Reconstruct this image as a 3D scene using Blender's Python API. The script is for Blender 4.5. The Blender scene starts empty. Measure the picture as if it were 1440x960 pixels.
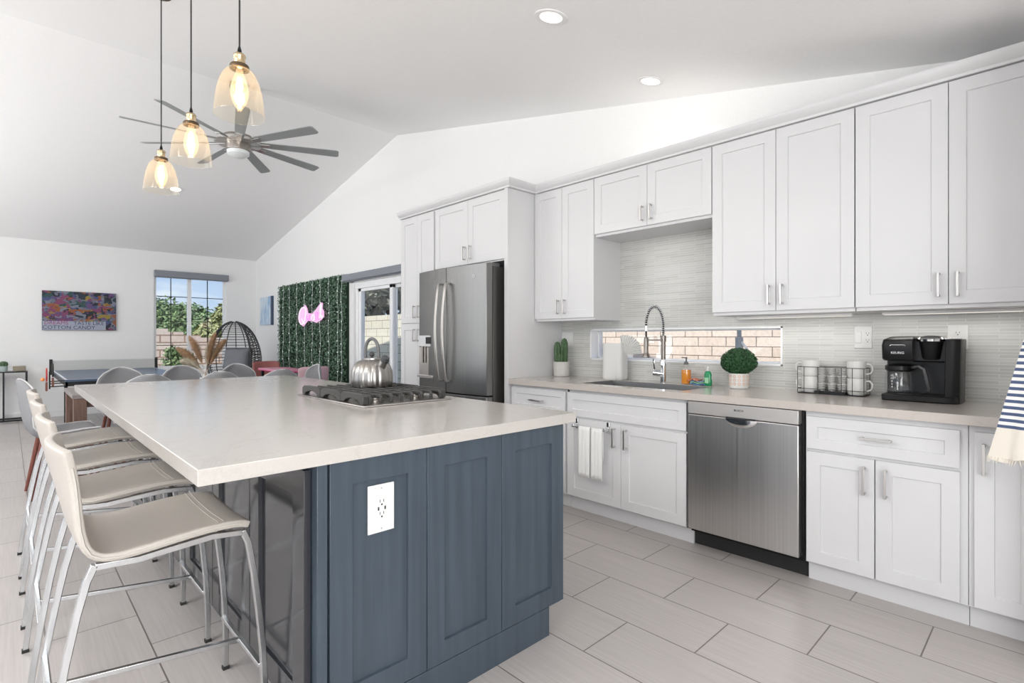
import bpy, bmesh, math, random
from mathutils import Vector, Matrix
random.seed(7)
PI = math.pi
SC = bpy.context.scene
COL = SC.collection

# ------------------------------------------------------------------ camera
cam_data = bpy.data.cameras.new('camera'); cam = bpy.data.objects.new('camera', cam_data); COL.objects.link(cam)
SC.camera = cam
cam_data.sensor_width = 36.0
cam_data.lens = 737.4 / 1440 * 36
cam_data.shift_y = -3.5 / 1440
cam_data.clip_start = 0.02; cam_data.clip_end = 300
cam.location = (0, 0, 1.233)
cam.rotation_euler = (PI / 2, 0, -math.radians(43.88))

# ------------------------------------------------------------------ exposure
SC.view_settings.view_transform = 'Standard'
SC.view_settings.look = 'None'
SC.view_settings.gamma = 1.0
SC.view_settings.use_curve_mapping = False
SC.view_settings.exposure = 0.14
SC.cycles.max_bounces = 10
SC.cycles.diffuse_bounces = 6
SC.cycles.glossy_bounces = 5
SC.cycles.transparent_max_bounces = 16
SC.cycles.caustics_reflective = False
SC.cycles.caustics_refractive = False
SC.cycles.sample_clamp_indirect = 6.0

# ------------------------------------------------------------------ world: sky with thin cloud
W = bpy.data.worlds.new('sky'); SC.world = W; W.use_nodes = True
nt = W.node_tree; nt.nodes.clear()
wo = nt.nodes.new('ShaderNodeOutputWorld'); bg = nt.nodes.new('ShaderNodeBackground')
tc = nt.nodes.new('ShaderNodeTexCoord'); sep = nt.nodes.new('ShaderNodeSeparateXYZ')
rmp = nt.nodes.new('ShaderNodeValToRGB')
rmp.color_ramp.elements[0].position = 0.0; rmp.color_ramp.elements[0].color = (0.62, 0.76, 0.92, 1)
rmp.color_ramp.elements[1].position = 0.30; rmp.color_ramp.elements[1].color = (0.12, 0.30, 0.66, 1)
mp = nt.nodes.new('ShaderNodeMapping'); mp.inputs['Scale'].default_value = (3, 3, 14)
nz = nt.nodes.new('ShaderNodeTexNoise'); nz.inputs['Scale'].default_value = 2.2; nz.inputs['Detail'].default_value = 6
cr = nt.nodes.new('ShaderNodeValToRGB'); cr.color_ramp.elements[0].position = 0.48; cr.color_ramp.elements[1].position = 0.72
mx = nt.nodes.new('ShaderNodeMixRGB'); mx.inputs[2].default_value = (0.85, 0.9, 0.96, 1)
L = nt.links.new
L(tc.outputs['Generated'], sep.inputs[0]); L(sep.outputs['Z'], rmp.inputs[0])
L(tc.outputs['Generated'], mp.inputs[0]); L(mp.outputs[0], nz.inputs['Vector']); L(nz.outputs[0], cr.inputs[0])
L(cr.outputs[0], mx.inputs[0]); L(rmp.outputs[0], mx.inputs[1]); L(mx.outputs[0], bg.inputs[0]); L(bg.outputs[0], wo.inputs[0])
bg.inputs[1].default_value = 1.0

def light(name, kind, loc, energy, color=(1, 1, 1), direction=None, **kw):
    d = bpy.data.lights.new(name, kind); o = bpy.data.objects.new(name, d); COL.objects.link(o)
    o.location = loc; d.energy = energy; d.color = color
    if direction is not None:
        o.rotation_euler = Vector(direction).to_track_quat('-Z', 'Y').to_euler()
    for k, v in kw.items(): setattr(d, k, v)
    return o
light('sun', 'SUN', (-10, -5, 20), 4.6, (1, 0.95, 0.88), (0.55, 0.2, -0.79), angle=0.01)
# unseen area lamps added behind and left of the camera to brighten the room
light('high_left_fill', 'AREA', (-4.56, 5.9, 2.85), 46, (0.97, 0.985, 1.0), (1, 0.0, 0.0), shape='RECTANGLE', size=5.4, size_y=.55)  # added lamp in a wall slot cut for it, lights ceiling and right wall
light('ceiling_fill', 'AREA', (-2.1, 2.2, 2.98), 95, (1.0, 0.99, 0.97), (0, .2, -1), shape='RECTANGLE', size=1.8, size_y=1.8)  # added fill below the near slope, no fixture modelled
light('ceiling_fill', 'AREA', (-2.1, 8.2, 3.25), 16, (1.0, 0.99, 0.97), (0, -.2, -1), shape='RECTANGLE', size=1.8, size_y=1.8)  # added fill below the far slope, no fixture modelled
light('upward_fill_near', 'AREA', (-4.4, 2.6, 1.0), 37, (1.0, 0.99, 0.97), (1, 0.1, 1.15), shape='RECTANGLE', size=4.2, size_y=1.0, spread=math.radians(115))  # added lamp tilted up to brighten the near ceiling
light('upward_fill_far', 'AREA', (-4.4, 8.2, 1.0), 105, (1.0, 0.99, 0.97), (1, -0.1, 1.15), shape='RECTANGLE', size=3.2, size_y=1.0, spread=math.radians(115))  # added lamp tilted up to brighten the far slope and far wall
light('back_fill', 'AREA', (-0.8, -1.62, 1.3), 122, (1.0, 0.99, 0.97), (0.15, 1, 0.3), shape='RECTANGLE', size=3.2, size_y=1.7)  # added booster lamp at the unseen rear opening

# ------------------------------------------------------------------ materials
MATS = {}
def mat(name, color, rough=0.5, metal=0.0, **kw):
    m = bpy.data.materials.new(name); m.use_nodes = True
    b = m.node_tree.nodes['Principled BSDF']
    b.inputs['Base Color'].default_value = (*color, 1); b.inputs['Roughness'].default_value = rough; b.inputs['Metallic'].default_value = metal
    for k, v in kw.items(): b.inputs[k].default_value = v
    MATS[name] = m; return m
def nodes(m): return m.node_tree.nodes, m.node_tree.links, m.node_tree.nodes['Principled BSDF']
def add_noise(m, scale=(1, 1, 1), nscale=20, amt=0.1, detail=4, bump=0.0, rough_amt=0.0, dist=0.002):
    N, K, b = nodes(m); base = b.inputs['Base Color'].default_value[:3]
    t = N.new('ShaderNodeTexCoord'); p = N.new('ShaderNodeMapping'); p.inputs['Scale'].default_value = scale
    n = N.new('ShaderNodeTexNoise'); n.inputs['Scale'].default_value = nscale; n.inputs['Detail'].default_value = detail
    r = N.new('ShaderNodeValToRGB')
    r.color_ramp.elements[0].position = 0.3; r.color_ramp.elements[1].position = 0.7
    r.color_ramp.elements[0].color = (*[c * (1 - amt) for c in base], 1); r.color_ramp.elements[1].color = (*[min(1, c * (1 + amt)) for c in base], 1)
    K.new(t.outputs['Object'], p.inputs[0]); K.new(p.outputs[0], n.inputs['Vector']); K.new(n.outputs[0], r.inputs[0]); K.new(r.outputs[0], b.inputs['Base Color'])
    if bump:
        q = N.new('ShaderNodeBump'); q.inputs['Strength'].default_value = bump; q.inputs['Distance'].default_value = dist
        K.new(n.outputs[0], q.inputs['Height']); K.new(q.outputs[0], b.inputs['Normal'])
    if rough_amt:
        mr = N.new('ShaderNodeMapRange'); r0 = b.inputs['Roughness'].default_value
        mr.inputs['To Min'].default_value = r0 - rough_amt; mr.inputs['To Max'].default_value = r0 + rough_amt
        K.new(n.outputs[0], mr.inputs[0]); K.new(mr.outputs[0], b.inputs['Roughness'])
    return m
wall_m = add_noise(mat('wall paint', (0.86, 0.86, 0.855), 0.9), nscale=90, amt=0.015, bump=0.15, dist=0.001)
nickeld_m = mat('dark brushed nickel', (0.25, 0.23, 0.21), 0.33, 1.0)
ceil_m = add_noise(mat('ceiling paint', (0.88, 0.88, 0.88), 0.95), nscale=60, amt=0.015, bump=0.2, dist=0.001)
white_m = add_noise(mat('white cabinet paint', (0.665, 0.665, 0.675), 0.36), nscale=3, amt=0.01)
trimw_m = mat('white trim paint', (0.84, 0.84, 0.84), 0.4)
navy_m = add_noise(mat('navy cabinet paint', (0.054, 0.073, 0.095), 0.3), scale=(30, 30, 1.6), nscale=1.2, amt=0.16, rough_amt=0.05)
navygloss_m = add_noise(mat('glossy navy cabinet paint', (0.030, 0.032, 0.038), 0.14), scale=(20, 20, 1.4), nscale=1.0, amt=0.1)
nickel_m = mat('brushed nickel', (0.62, 0.60, 0.58), 0.3, 1.0)
chrome_m = mat('chrome', (0.86, 0.87, 0.88), 0.1, 1.0)
satin_m = add_noise(mat('satin chrome tube', (0.60, 0.61, 0.62), 0.24, 1.0), scale=(40, 40, 3), nscale=2, amt=0.05)
steel_m = add_noise(mat('brushed stainless steel', (0.52, 0.50, 0.48), 0.30, 1.0), scale=(1.2, 1.2, 120), nscale=2.5, amt=0.05, rough_amt=0.04, bump=0.03)
steel2_m = add_noise(mat('upright brushed stainless steel', (0.24, 0.238, 0.235), 0.36, 1.0), scale=(60, 60, 0.5), nscale=1.5, amt=0.06, rough_amt=0.05)
dwsteel_m = add_noise(mat('dishwasher stainless steel', (0.70, 0.69, 0.675), 0.3, 1.0), scale=(60, 60, 0.5), nscale=1.5, amt=0.06, rough_amt=0.05)
sinksteel_m = mat('sink steel', (0.30, 0.30, 0.30), 0.4, 1.0)
darksteel_m = mat('dark grey appliance side', (0.10, 0.095, 0.09), 0.3, 0.6)
black_m = mat('black plastic', (0.008, 0.008, 0.009), 0.30, **{'Specular IOR Level': 0.28})
blackmat_m = mat('matte black', (0.015, 0.015, 0.015), 0.6)
iron_m = mat('cast iron', (0.045, 0.043, 0.042), 0.5)
blackmetal_m = mat('black metal', (0.02, 0.02, 0.022), 0.4, 0.5)
grey_m = mat('dark grey rubber', (0.13, 0.13, 0.135), 0.5)
leather_m = add_noise(mat('cream leather', (0.47, 0.435, 0.395), 0.34), nscale=140, amt=0.03, bump=0.12, dist=0.0006)
stitch_m = mat('leather seam', (0.50, 0.47, 0.43), 0.6)
fabric_m = add_noise(mat('grey upholstery', (0.27, 0.27, 0.28), 0.85), nscale=220, amt=0.12, bump=0.2, dist=0.0006)
piping_m = mat('pale grey piping', (0.60, 0.60, 0.60), 0.7)
redwood_m = add_noise(mat('reddish wood', (0.20, 0.065, 0.045), 0.45), scale=(20, 20, 1), nscale=4, amt=0.25)
walnut_m = add_noise(mat('walnut wood', (0.17, 0.10, 0.075), 0.5), scale=(24, 24, 1.2), nscale=3, amt=0.35)
greywood_m = add_noise(mat('grey brown table top', (0.25, 0.22, 0.215), 0.35), scale=(1.2, 20, 20), nscale=3, amt=0.2)
ceramic_m = mat('white ceramic', (0.70, 0.70, 0.68), 0.35)
stone_m = add_noise(mat('pale grey pot', (0.56, 0.55, 0.53), 0.7), nscale=30, amt=0.05)
towel_m = add_noise(mat('white terry', (0.80, 0.80, 0.79), 0.95), nscale=260, amt=0.05, bump=0.5)
plate_m = mat('white switch plate', (0.72, 0.72, 0.71), 0.35)
ink_m = mat('dark slot', (0.02, 0.02, 0.02), 0.6)
vinyl_m = mat('white vinyl frame', (0.88, 0.89, 0.90), 0.4)
blind_m = mat('grey roller shade', (0.24, 0.26, 0.29), 0.7)
brass_m = mat('aged brass', (0.62, 0.48, 0.30), 0.25, 1.0)
bronze_m = mat('dark bronze', (0.16, 0.115, 0.075), 0.35, 1.0)
blade_m = mat('silver grey fan blade', (0.34, 0.36, 0.36), 0.42, 0.35)
fanmetal_m = mat('fan motor nickel', (0.33, 0.30, 0.27), 0.3, 1.0)
cactus_m = add_noise(mat('cactus green', (0.07, 0.13, 0.06), 0.7), nscale=60, amt=0.3)
pp_m = mat('navy table tennis top', (0.045, 0.085, 0.15), 0.3)
ppline_m = mat('white court line', (0.75, 0.76, 0.78), 0.5)
red_m = mat('red rubber', (0.45, 0.04, 0.04), 0.6)
orange_m = mat('orange ball', (0.85, 0.33, 0.10), 0.4)
pink_m = mat('pink lacquer', (0.72, 0.30, 0.42), 0.4)
hotpink_m = mat('magenta edge', (0.62, 0.05, 0.22), 0.35)
palepink_m = add_noise(mat('dusty pink upholstery', (0.55, 0.36, 0.40), 0.8), nscale=200, amt=0.08)
brick_red_m = add_noise(mat('muted red upholstery', (0.40, 0.15, 0.14), 0.8), nscale=200, amt=0.08)
pampas_m = add_noise(mat('dried pampas', (0.46, 0.30, 0.18), 0.9), nscale=40, amt=0.25)
palepampas_m = add_noise(mat('pale dried grass', (0.62, 0.56, 0.45), 0.9), nscale=40, amt=0.2)
wicker_m = mat('charcoal wicker', (0.035, 0.037, 0.042), 0.6)
cushion_m = add_noise(mat('slate grey cushion', (0.20, 0.21, 0.235), 0.9), nscale=120, amt=0.06)
seatcush_m = mat('pale cushion', (0.62, 0.63, 0.66), 0.9)
pipe_m = mat('grey pipe', (0.22, 0.25, 0.29), 0.5)
kraft_m = mat('woven box', (0.35, 0.31, 0.24), 0.9)
mint_m = mat('pale green pot', (0.42, 0.50, 0.48), 0.6)
soil_m = mat('potting soil', (0.05, 0.035, 0.025), 1.0)

def emis(name, color, strength):
    m = bpy.data.materials.new(name); m.use_nodes = True; N = m.node_tree.nodes; N.clear()
    o = N.new('ShaderNodeOutputMaterial'); e = N.new('ShaderNodeEmission'); e.inputs[0].default_value = (*color, 1); e.inputs[1].default_value = strength
    m.node_tree.links.new(e.outputs[0], o.inputs[0]); return m
def thin_glass(name, tint, gloss=0.08, rough=0.02, emit=None, estr=0, haze=None, hz=0.0, edge=0.45):
    m = bpy.data.materials.new(name); m.use_nodes = True; N = m.node_tree.nodes; N.clear(); K = m.node_tree.links
    o = N.new('ShaderNodeOutputMaterial'); t = N.new('ShaderNodeBsdfTransparent'); t.inputs[0].default_value = (*tint, 1)
    g = N.new('ShaderNodeBsdfGlossy'); g.inputs['Roughness'].default_value = rough; g.inputs[0].default_value = (1, 1, 1, 1)
    lw = N.new('ShaderNodeLayerWeight'); lw.inputs[0].default_value = 0.5
    pw = N.new('ShaderNodeMath'); pw.operation = 'POWER'; pw.inputs[1].default_value = 4.0
    ml = N.new('ShaderNodeMath'); ml.operation = 'MULTIPLY_ADD'; ml.inputs[1].default_value = edge; ml.inputs[2].default_value = gloss + .03
    x = N.new('ShaderNodeMixShader'); K.new(lw.outputs['Facing'], pw.inputs[0]); K.new(pw.outputs[0], ml.inputs[0]); K.new(ml.outputs[0], x.inputs[0]); K.new(t.outputs[0], x.inputs[1]); K.new(g.outputs[0], x.inputs[2])
    out = x.outputs[0]
    if haze:
        tr = N.new('ShaderNodeBsdfTranslucent'); tr.inputs[0].default_value = (*haze, 1); y = N.new('ShaderNodeMixShader'); y.inputs[0].default_value = hz
        K.new(out, y.inputs[1]); K.new(tr.outputs[0], y.inputs[2]); out = y.outputs[0]
    if emit:
        e = N.new('ShaderNodeEmission'); e.inputs[0].default_value = (*emit, 1); e.inputs[1].default_value = estr
        a = N.new('ShaderNodeAddShader'); K.new(out, a.inputs[0]); K.new(e.outputs[0], a.inputs[1]); out = a.outputs[0]
    K.new(out, o.inputs[0])
    return m
pane_m = thin_glass('window glass', (0.97, 0.98, 0.98), 0.0)
amber_m = thin_glass('amber tinted glass', (0.98, 0.94, 0.87), 0.0, haze=(1.0, .85, .62), hz=.07, edge=.4)
bulb_m = thin_glass('glowing bulb glass', (1.0, 0.93, 0.8), 0.02, emit=(1.0, 0.80, 0.55), estr=0.30)
clear_m = thin_glass('clear glass', (0.95, 0.96, 0.96), 0.03)
filament_m = emis('lit filament', (1.0, 0.72, 0.40), 22)
can_m = emis('lit downlight lens', (1.0, 0.90, 0.74), 5.0)
fanlens_m = mat('frosted fan lens', (0.80, 0.84, 0.84), 0.3)
neon_m = emis('pink neon', (1.0, 0.28, 0.70), 1.2)
neonw_m = emis('white pink neon', (1.0, 0.72, 0.92), 1.2)
led_m = emis('tiny led', (0.9, 1.0, 0.95), 1.2)

def brick_mat(name, c1, c2, mortar, bw, rh, ms, axes, rough, off=(0, 0), bump=0.3, offset=0.5, dist=0.002, noise=None, spec=None, squash=1.0):
    m = mat(name, c1, rough); N, K, b = nodes(m)
    t = N.new('ShaderNodeTexCoord'); s = N.new('ShaderNodeSeparateXYZ'); K.new(t.outputs['Object'], s.inputs[0])
    cb = N.new('ShaderNodeCombineXYZ')
    for i, a in enumerate(axes):
        q = N.new('ShaderNodeMath'); q.operation = 'ADD'; q.inputs[1].default_value = off[i]; K.new(s.outputs[a], q.inputs[0]); K.new(q.outputs[0], cb.inputs[i])
    k = N.new('ShaderNodeTexBrick'); k.inputs['Scale'].default_value = 1.0; k.inputs['Brick Width'].default_value = bw; k.inputs['Row Height'].default_value = rh
    k.inputs['Mortar Size'].default_value = ms; k.inputs['Mortar Smooth'].default_value = 0.1; k.inputs['Bias'].default_value = 0.0
    k.offset = offset; k.squash = squash
    k.inputs['Color1'].default_value = (*c1, 1); k.inputs['Color2'].default_value = (*c2, 1); k.inputs['Mortar'].default_value = (*mortar, 1)
    K.new(cb.outputs[0], k.inputs['Vector'])
    col = k.outputs['Color']
    if noise:
        p = N.new('ShaderNodeMapping'); p.inputs['Scale'].default_value = noise[0]; n = N.new('ShaderNodeTexNoise'); n.inputs['Scale'].default_value = noise[1]; n.inputs['Detail'].default_value = 5
        K.new(t.outputs['Object'], p.inputs[0]); K.new(p.outputs[0], n.inputs['Vector'])
        mr = N.new('ShaderNodeMapRange'); mr.inputs['From Min'].default_value = 0.3; mr.inputs['From Max'].default_value = 0.7
        mr.inputs['To Min'].default_value = 1 - noise[2]; mr.inputs['To Max'].default_value = 1 + noise[2]; K.new(n.outputs[0], mr.inputs[0])
        v = N.new('ShaderNodeVectorMath'); v.operation = 'SCALE'; K.new(col, v.inputs[0]); K.new(mr.outputs[0], v.inputs['Scale']); col = v.outputs[0]
    K.new(col, b.inputs['Base Color'])
    if bump:
        q = N.new('ShaderNodeBump'); q.invert = True; q.inputs['Strength'].default_value = bump; q.inputs['Distance'].default_value = dist
        K.new(k.outputs['Fac'], q.inputs['Height']); K.new(q.outputs[0], b.inputs['Normal'])
    return m
floor_m = brick_mat('grey brushed porcelain tile', (0.485, 0.45, 0.435), (0.455, 0.425, 0.41), (0.16, 0.14, 0.13), 0.62, 0.3055, 0.0028, ('Y', 'X'), 0.34,
                    off=(-0.988 + 0.31 + 6.2, -1.945 + 0.3055 * 20), bump=0.4, noise=((45, 1.2, 1), 2.2, 0.07))
tile_m = brick_mat('grey glass strip tile', (0.50, 0.50, 0.475), (0.60, 0.60, 0.575), (0.70, 0.70, 0.68), 0.20, 0.0165, 0.0014, ('Y', 'Z'), 0.22,
                   off=(5, 0), bump=0.5, offset=0.37, dist=0.0012)
block_m = brick_mat('split face block', (0.80, 0.66, 0.55), (0.86, 0.73, 0.62), (0.16, 0.11, 0.08), 0.30, 0.098, 0.004, ('Y', 'Z'), 0.9, off=(20, 0.02), bump=0.6, dist=0.01, noise=((1, 1, 1), 30, 0.10))
blockbig_m = brick_mat('large patio block', (0.80, 0.76, 0.62), (0.84, 0.80, 0.66), (0.30, 0.24, 0.20), 0.42, 0.158, 0.006, ('Y', 'Z'), 0.9, off=(20, 0.14), bump=0.5, dist=0.01, noise=((1, 1, 1), 30, 0.08))
blockfar_m = brick_mat('tan slump block', (0.78, 0.62, 0.52), (0.85, 0.71, 0.60), (0.40, 0.27, 0.20), 0.55, 0.19, 0.018, ('X', 'Z'), 0.9, off=(20, 0), bump=0.4, dist=0.01, noise=((1, 1, 1), 20, 0.08))

def quartz(name, base, vein, rough, amt=1.0):
    m = mat(name, base, rough, **{'Coat Weight': .35, 'Coat Roughness': .20}); N, K, b = nodes(m)
    t = N.new('ShaderNodeTexCoord'); n = N.new('ShaderNodeTexNoise'); n.inputs['Scale'].default_value = 2.0; n.inputs['Detail'].default_value = 8; n.inputs['Distortion'].default_value = 1.8
    n2 = N.new('ShaderNodeTexNoise'); n2.inputs['Scale'].default_value = 140; n2.inputs['Detail'].default_value = 2
    r = N.new('ShaderNodeValToRGB'); e = r.color_ramp.elements
    e[0].position = 0.485; e[0].color = (0, 0, 0, 1); e[1].position = 0.515; e[1].color = (0, 0, 0, 1); q = e.new(0.5); q.color = (0.22, 0.22, 0.22, 1)
    x = N.new('ShaderNodeMixRGB'); x.inputs[1].default_value = (*base, 1); x.inputs[2].default_value = (*vein, 1)
    K.new(t.outputs['Object'], n.inputs['Vector']); K.new(t.outputs['Object'], n2.inputs['Vector']); K.new(n.outputs[0], r.inputs[0]); K.new(r.outputs[0], x.inputs[0])
    mr = N.new('ShaderNodeMapRange'); mr.inputs['To Min'].default_value = 0.93; mr.inputs['To Max'].default_value = 1.05; K.new(n2.outputs[0], mr.inputs[0])
    v = N.new('ShaderNodeVectorMath'); v.operation = 'SCALE'; K.new(x.outputs[0], v.inputs[0]); K.new(mr.outputs[0], v.inputs['Scale']); K.new(v.outputs[0], b.inputs['Base Color'])
    return m
quartz_m = quartz('white quartz', (0.54, 0.51, 0.48), (0.40, 0.37, 0.345), 0.19)
beige_m = quartz('beige quartz', (0.53, 0.485, 0.45), (0.43, 0.39, 0.36), 0.19)

def leaf_mat(name, c1, c2):
    m = mat(name, c1, 0.6); N, K, b = nodes(m)
    g = N.new('ShaderNodeNewGeometry'); r = N.new('ShaderNodeValToRGB'); r.color_ramp.elements[0].color = (*c1, 1); r.color_ramp.elements[1].color = (*c2, 1)
    K.new(g.outputs['Random Per Island'], r.inputs[0]); K.new(r.outputs[0], b.inputs['Base Color']); return m
tree_m = leaf_mat('tree leaves', (0.09, 0.16, 0.05), (0.26, 0.36, 0.16))
olive_m = leaf_mat('olive tree leaves', (0.22, 0.25, 0.09), (0.42, 0.42, 0.20))
dark_leaf_m = leaf_mat('dark glossy leaves', (0.02, 0.03, 0.02), (0.50, 0.52, 0.44))
hedge_m = leaf_mat('boxwood leaves', (0.008, 0.035, 0.02), (0.17, 0.30, 0.19))
topiary_m = leaf_mat('topiary leaves', (0.008, 0.045, 0.014), (0.035, 0.13, 0.04))
bark_m = mat('bark', (0.16, 0.11, 0.07), 0.9)

# ------------------------------------------------------------------ mesh builder
class MB:
    def __init__(s): s.bm = bmesh.new()
    def box(s, x0, x1, y0, y1, z0, z1):
        vs = [s.bm.verts.new((x, y, z)) for x in (x0, x1) for y in (y0, y1) for z in (z0, z1)]
        for f in ((0, 1, 3, 2), (4, 6, 7, 5), (0, 4, 5, 1), (2, 3, 7, 6), (0, 2, 6, 4), (1, 5, 7, 3)):
            s.bm.faces.new([vs[i] for i in f])
        return s
    def prism(s, pts, fn, d0, d1):
        a = [s.bm.verts.new(fn(u, v, d0)) for u, v in pts]; b = [s.bm.verts.new(fn(u, v, d1)) for u, v in pts]
        n = len(pts); s.bm.faces.new(a); s.bm.faces.new(b[::-1])
        for i in range(n): s.bm.faces.new([a[i], b[i], b[(i + 1) % n], a[(i + 1) % n]])
        return s
    def ring_strip(s, rings, closed=True, cap0=True, cap1=True):
        R = [[s.bm.verts.new(p) for p in r] for r in rings]; n = len(R[0])
        for a, b in zip(R, R[1:]):
            for i in range(n if closed else n - 1):
                try: s.bm.faces.new([a[i], a[(i + 1) % n], b[(i + 1) % n], b[i]])
                except ValueError: pass
        if closed and cap0: s.bm.faces.new(R[0][::-1])
        if closed and cap1: s.bm.faces.new(R[-1])
        return s
    def cyl(s, p0, p1, r0, r1=None, seg=16, caps=True):
        p0, p1 = Vector(p0), Vector(p1); r1 = r0 if r1 is None else r1
        q = (p1 - p0).to_track_quat('Z', 'Y')
        def ring(c, r): return [c + q @ Vector((r * math.cos(2 * PI * i / seg), r * math.sin(2 * PI * i / seg), 0)) for i in range(seg)]
        return s.ring_strip([ring(p0, r0), ring(p1, r1)], cap0=caps, cap1=caps)
    def lathe(s, prof, c=(0, 0, 0), seg=32, cap0=False, cap1=False, rib=None, q=None):
        c = Vector(c); rings = []
        for r, z in prof:
            row = []
            for i in range(seg):
                a = 2 * PI * i / seg; rr = r * (rib(a) if rib else 1); p = Vector((rr * math.cos(a), rr * math.sin(a), z))
                row.append(c + (q @ p if q else p))
            rings.append(row)
        return s.ring_strip(rings, cap0=cap0, cap1=cap1)
    def tube(s, pts, r, seg=8, closed=False):
        P = [Vector(p) for p in pts]; n = len(P); rad = r if callable(r) else (lambda t: r)
        T = []
        for i in range(n):
            a = P[(i - 1) % n] if (closed or i > 0) else P[i]; b = P[(i + 1) % n] if (closed or i < n - 1) else P[i]
            T.append((b - a).normalized())
        ref = Vector((0, 0, 1)) if abs(T[0].z) < 0.9 else Vector((1, 0, 0))
        N = (ref - T[0] * ref.dot(T[0])).normalized(); rings = []
        for i in range(n):
            N = (N - T[i] * N.dot(T[i])).normalized(); Bn = T[i].cross(N); rr = rad(i / max(1, n - 1))
            rings.append([P[i] + (N * math.cos(2 * PI * k / seg) + Bn * math.sin(2 * PI * k / seg)) * rr for k in range(seg)])
        if closed: rings.append(rings[0]); return s.ring_strip(rings, cap0=False, cap1=False)
        return s.ring_strip(rings)
    def sweep(s, pts, w, h, side=(0, 1, 0)):
        P = [Vector(p) for p in pts]; side = Vector(side).normalized(); rings = []
        for i in range(len(P)):
            t = (P[min(i + 1, len(P) - 1)] - P[max(i - 1, 0)]).normalized(); sd = (side - t * side.dot(t)).normalized(); nn = t.cross(sd)
            rings.append([P[i] + sd * a * w / 2 + nn * b * h / 2 for a, b in ((-1, -1), (1, -1), (1, 1), (-1, 1))])
        return s.ring_strip(rings)
    def sphere(s, c, r, seg=16, rings=10, sc=(1, 1, 1)):
        c = Vector(c); rows = []
        for j in range(1, rings):
            a = PI * j / rings
            rows.append([c + Vector((r * sc[0] * math.sin(a) * math.cos(2 * PI * i / seg), r * sc[1] * math.sin(a) * math.sin(2 * PI * i / seg), -r * sc[2] * math.cos(a))) for i in range(seg)])
        R = [[s.bm.verts.new(p) for p in r_] for r_ in rows]
        for a, b in zip(R, R[1:]):
            for i in range(seg): s.bm.faces.new([a[i], a[(i + 1) % seg], b[(i + 1) % seg], b[i]])
        bot = s.bm.verts.new(c + Vector((0, 0, -r * sc[2]))); top = s.bm.verts.new(c + Vector((0, 0, r * sc[2])))
        for i in range(seg): s.bm.faces.new([bot, R[0][(i + 1) % seg], R[0][i]]); s.bm.faces.new([top, R[-1][i], R[-1][(i + 1) % seg]])
        return s
    def leaf(s, c, n, size, asp=0.55):
        n = Vector(n).normalized(); a = n.orthogonal().normalized(); a = Matrix.Rotation(random.uniform(0, 2 * PI), 3, n) @ a; b = n.cross(a)
        c = Vector(c)
        s.bm.faces.new([s.bm.verts.new(c + a * size), s.bm.verts.new(c + b * size * asp), s.bm.verts.new(c - a * size), s.bm.verts.new(c - b * size * asp)])
        return s
    def build(s, name, m, parent=None, bevel=0.0, smooth=35, loc=None, recalc=True, seg=2):
        if recalc: bmesh.ops.recalc_face_normals(s.bm, faces=s.bm.faces)
        me = bpy.data.meshes.new(name); s.bm.to_mesh(me); s.bm.free()
        me.materials.append(m)
        if smooth:
            for p in me.polygons: p.use_smooth = True
            me.set_sharp_from_angle(angle=math.radians(smooth))
        o = bpy.data.objects.new(name, me); COL.objects.link(o)
        if parent: o.parent = parent
        if loc: o.location = loc
        if bevel:
            b = o.modifiers.new('bevel', 'BEVEL'); b.width = bevel; b.segments = seg; b.limit_method = 'ANGLE'; b.angle_limit = math.radians(40)
        return o
def tag(o, label=None, cat=None, group=None, kind=None):
    if label: o['label'] = label
    if cat: o['category'] = cat
    if group: o['group'] = group
    if kind: o['kind'] = kind
    return o
def thing(name, label, cat, loc=(0, 0, 0), rz=0, group=None):
    o = bpy.data.objects.new(name, None); COL.objects.link(o); o.location = loc; o.rotation_euler = (0, 0, rz); o.empty_display_size = 0.05
    return tag(o, label, cat, group)
def struct(o, label=None): o['kind'] = 'structure'; (label and o.__setitem__('label', label)); return o
def dup(root, loc, rz, label, group=None):
    r = root.copy(); COL.objects.link(r); r.location = loc; r.rotation_euler = (0, 0, rz); r['label'] = label
    if group: r['group'] = group
    for ch in list(root.children):
        c = ch.copy(); COL.objects.link(c); c.parent = r
        for g in list(ch.children):
            d = g.copy(); COL.objects.link(d); d.parent = c
    return r
def text(s, size, m, parent, matrix, name='lettering', depth=0.0006, align='CENTER'):
    c = bpy.data.curves.new(name, 'FONT'); c.body = s; c.size = size; c.extrude = depth; c.align_x = align; c.align_y = 'CENTER'; c.resolution_u = 3
    t = bpy.data.objects.new(name + '_curve', c); COL.objects.link(t)
    dg = bpy.context.evaluated_depsgraph_get(); me = bpy.data.meshes.new_from_object(t.evaluated_get(dg)); bpy.data.objects.remove(t)
    me.transform(matrix); me.materials.clear(); me.materials.append(m)
    o = bpy.data.objects.new(name, me); COL.objects.link(o); o.parent = parent; return o
def mx_negx(p): return Matrix(((0, 0, -1, p[0]), (-1, 0, 0, p[1]), (0, 1, 0, p[2]), (0, 0, 0, 1)))
def mx_negy(p): return Matrix(((1, 0, 0, p[0]), (0, 0, -1, p[1]), (0, 1, 0, p[2]), (0, 0, 0, 1)))
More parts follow.
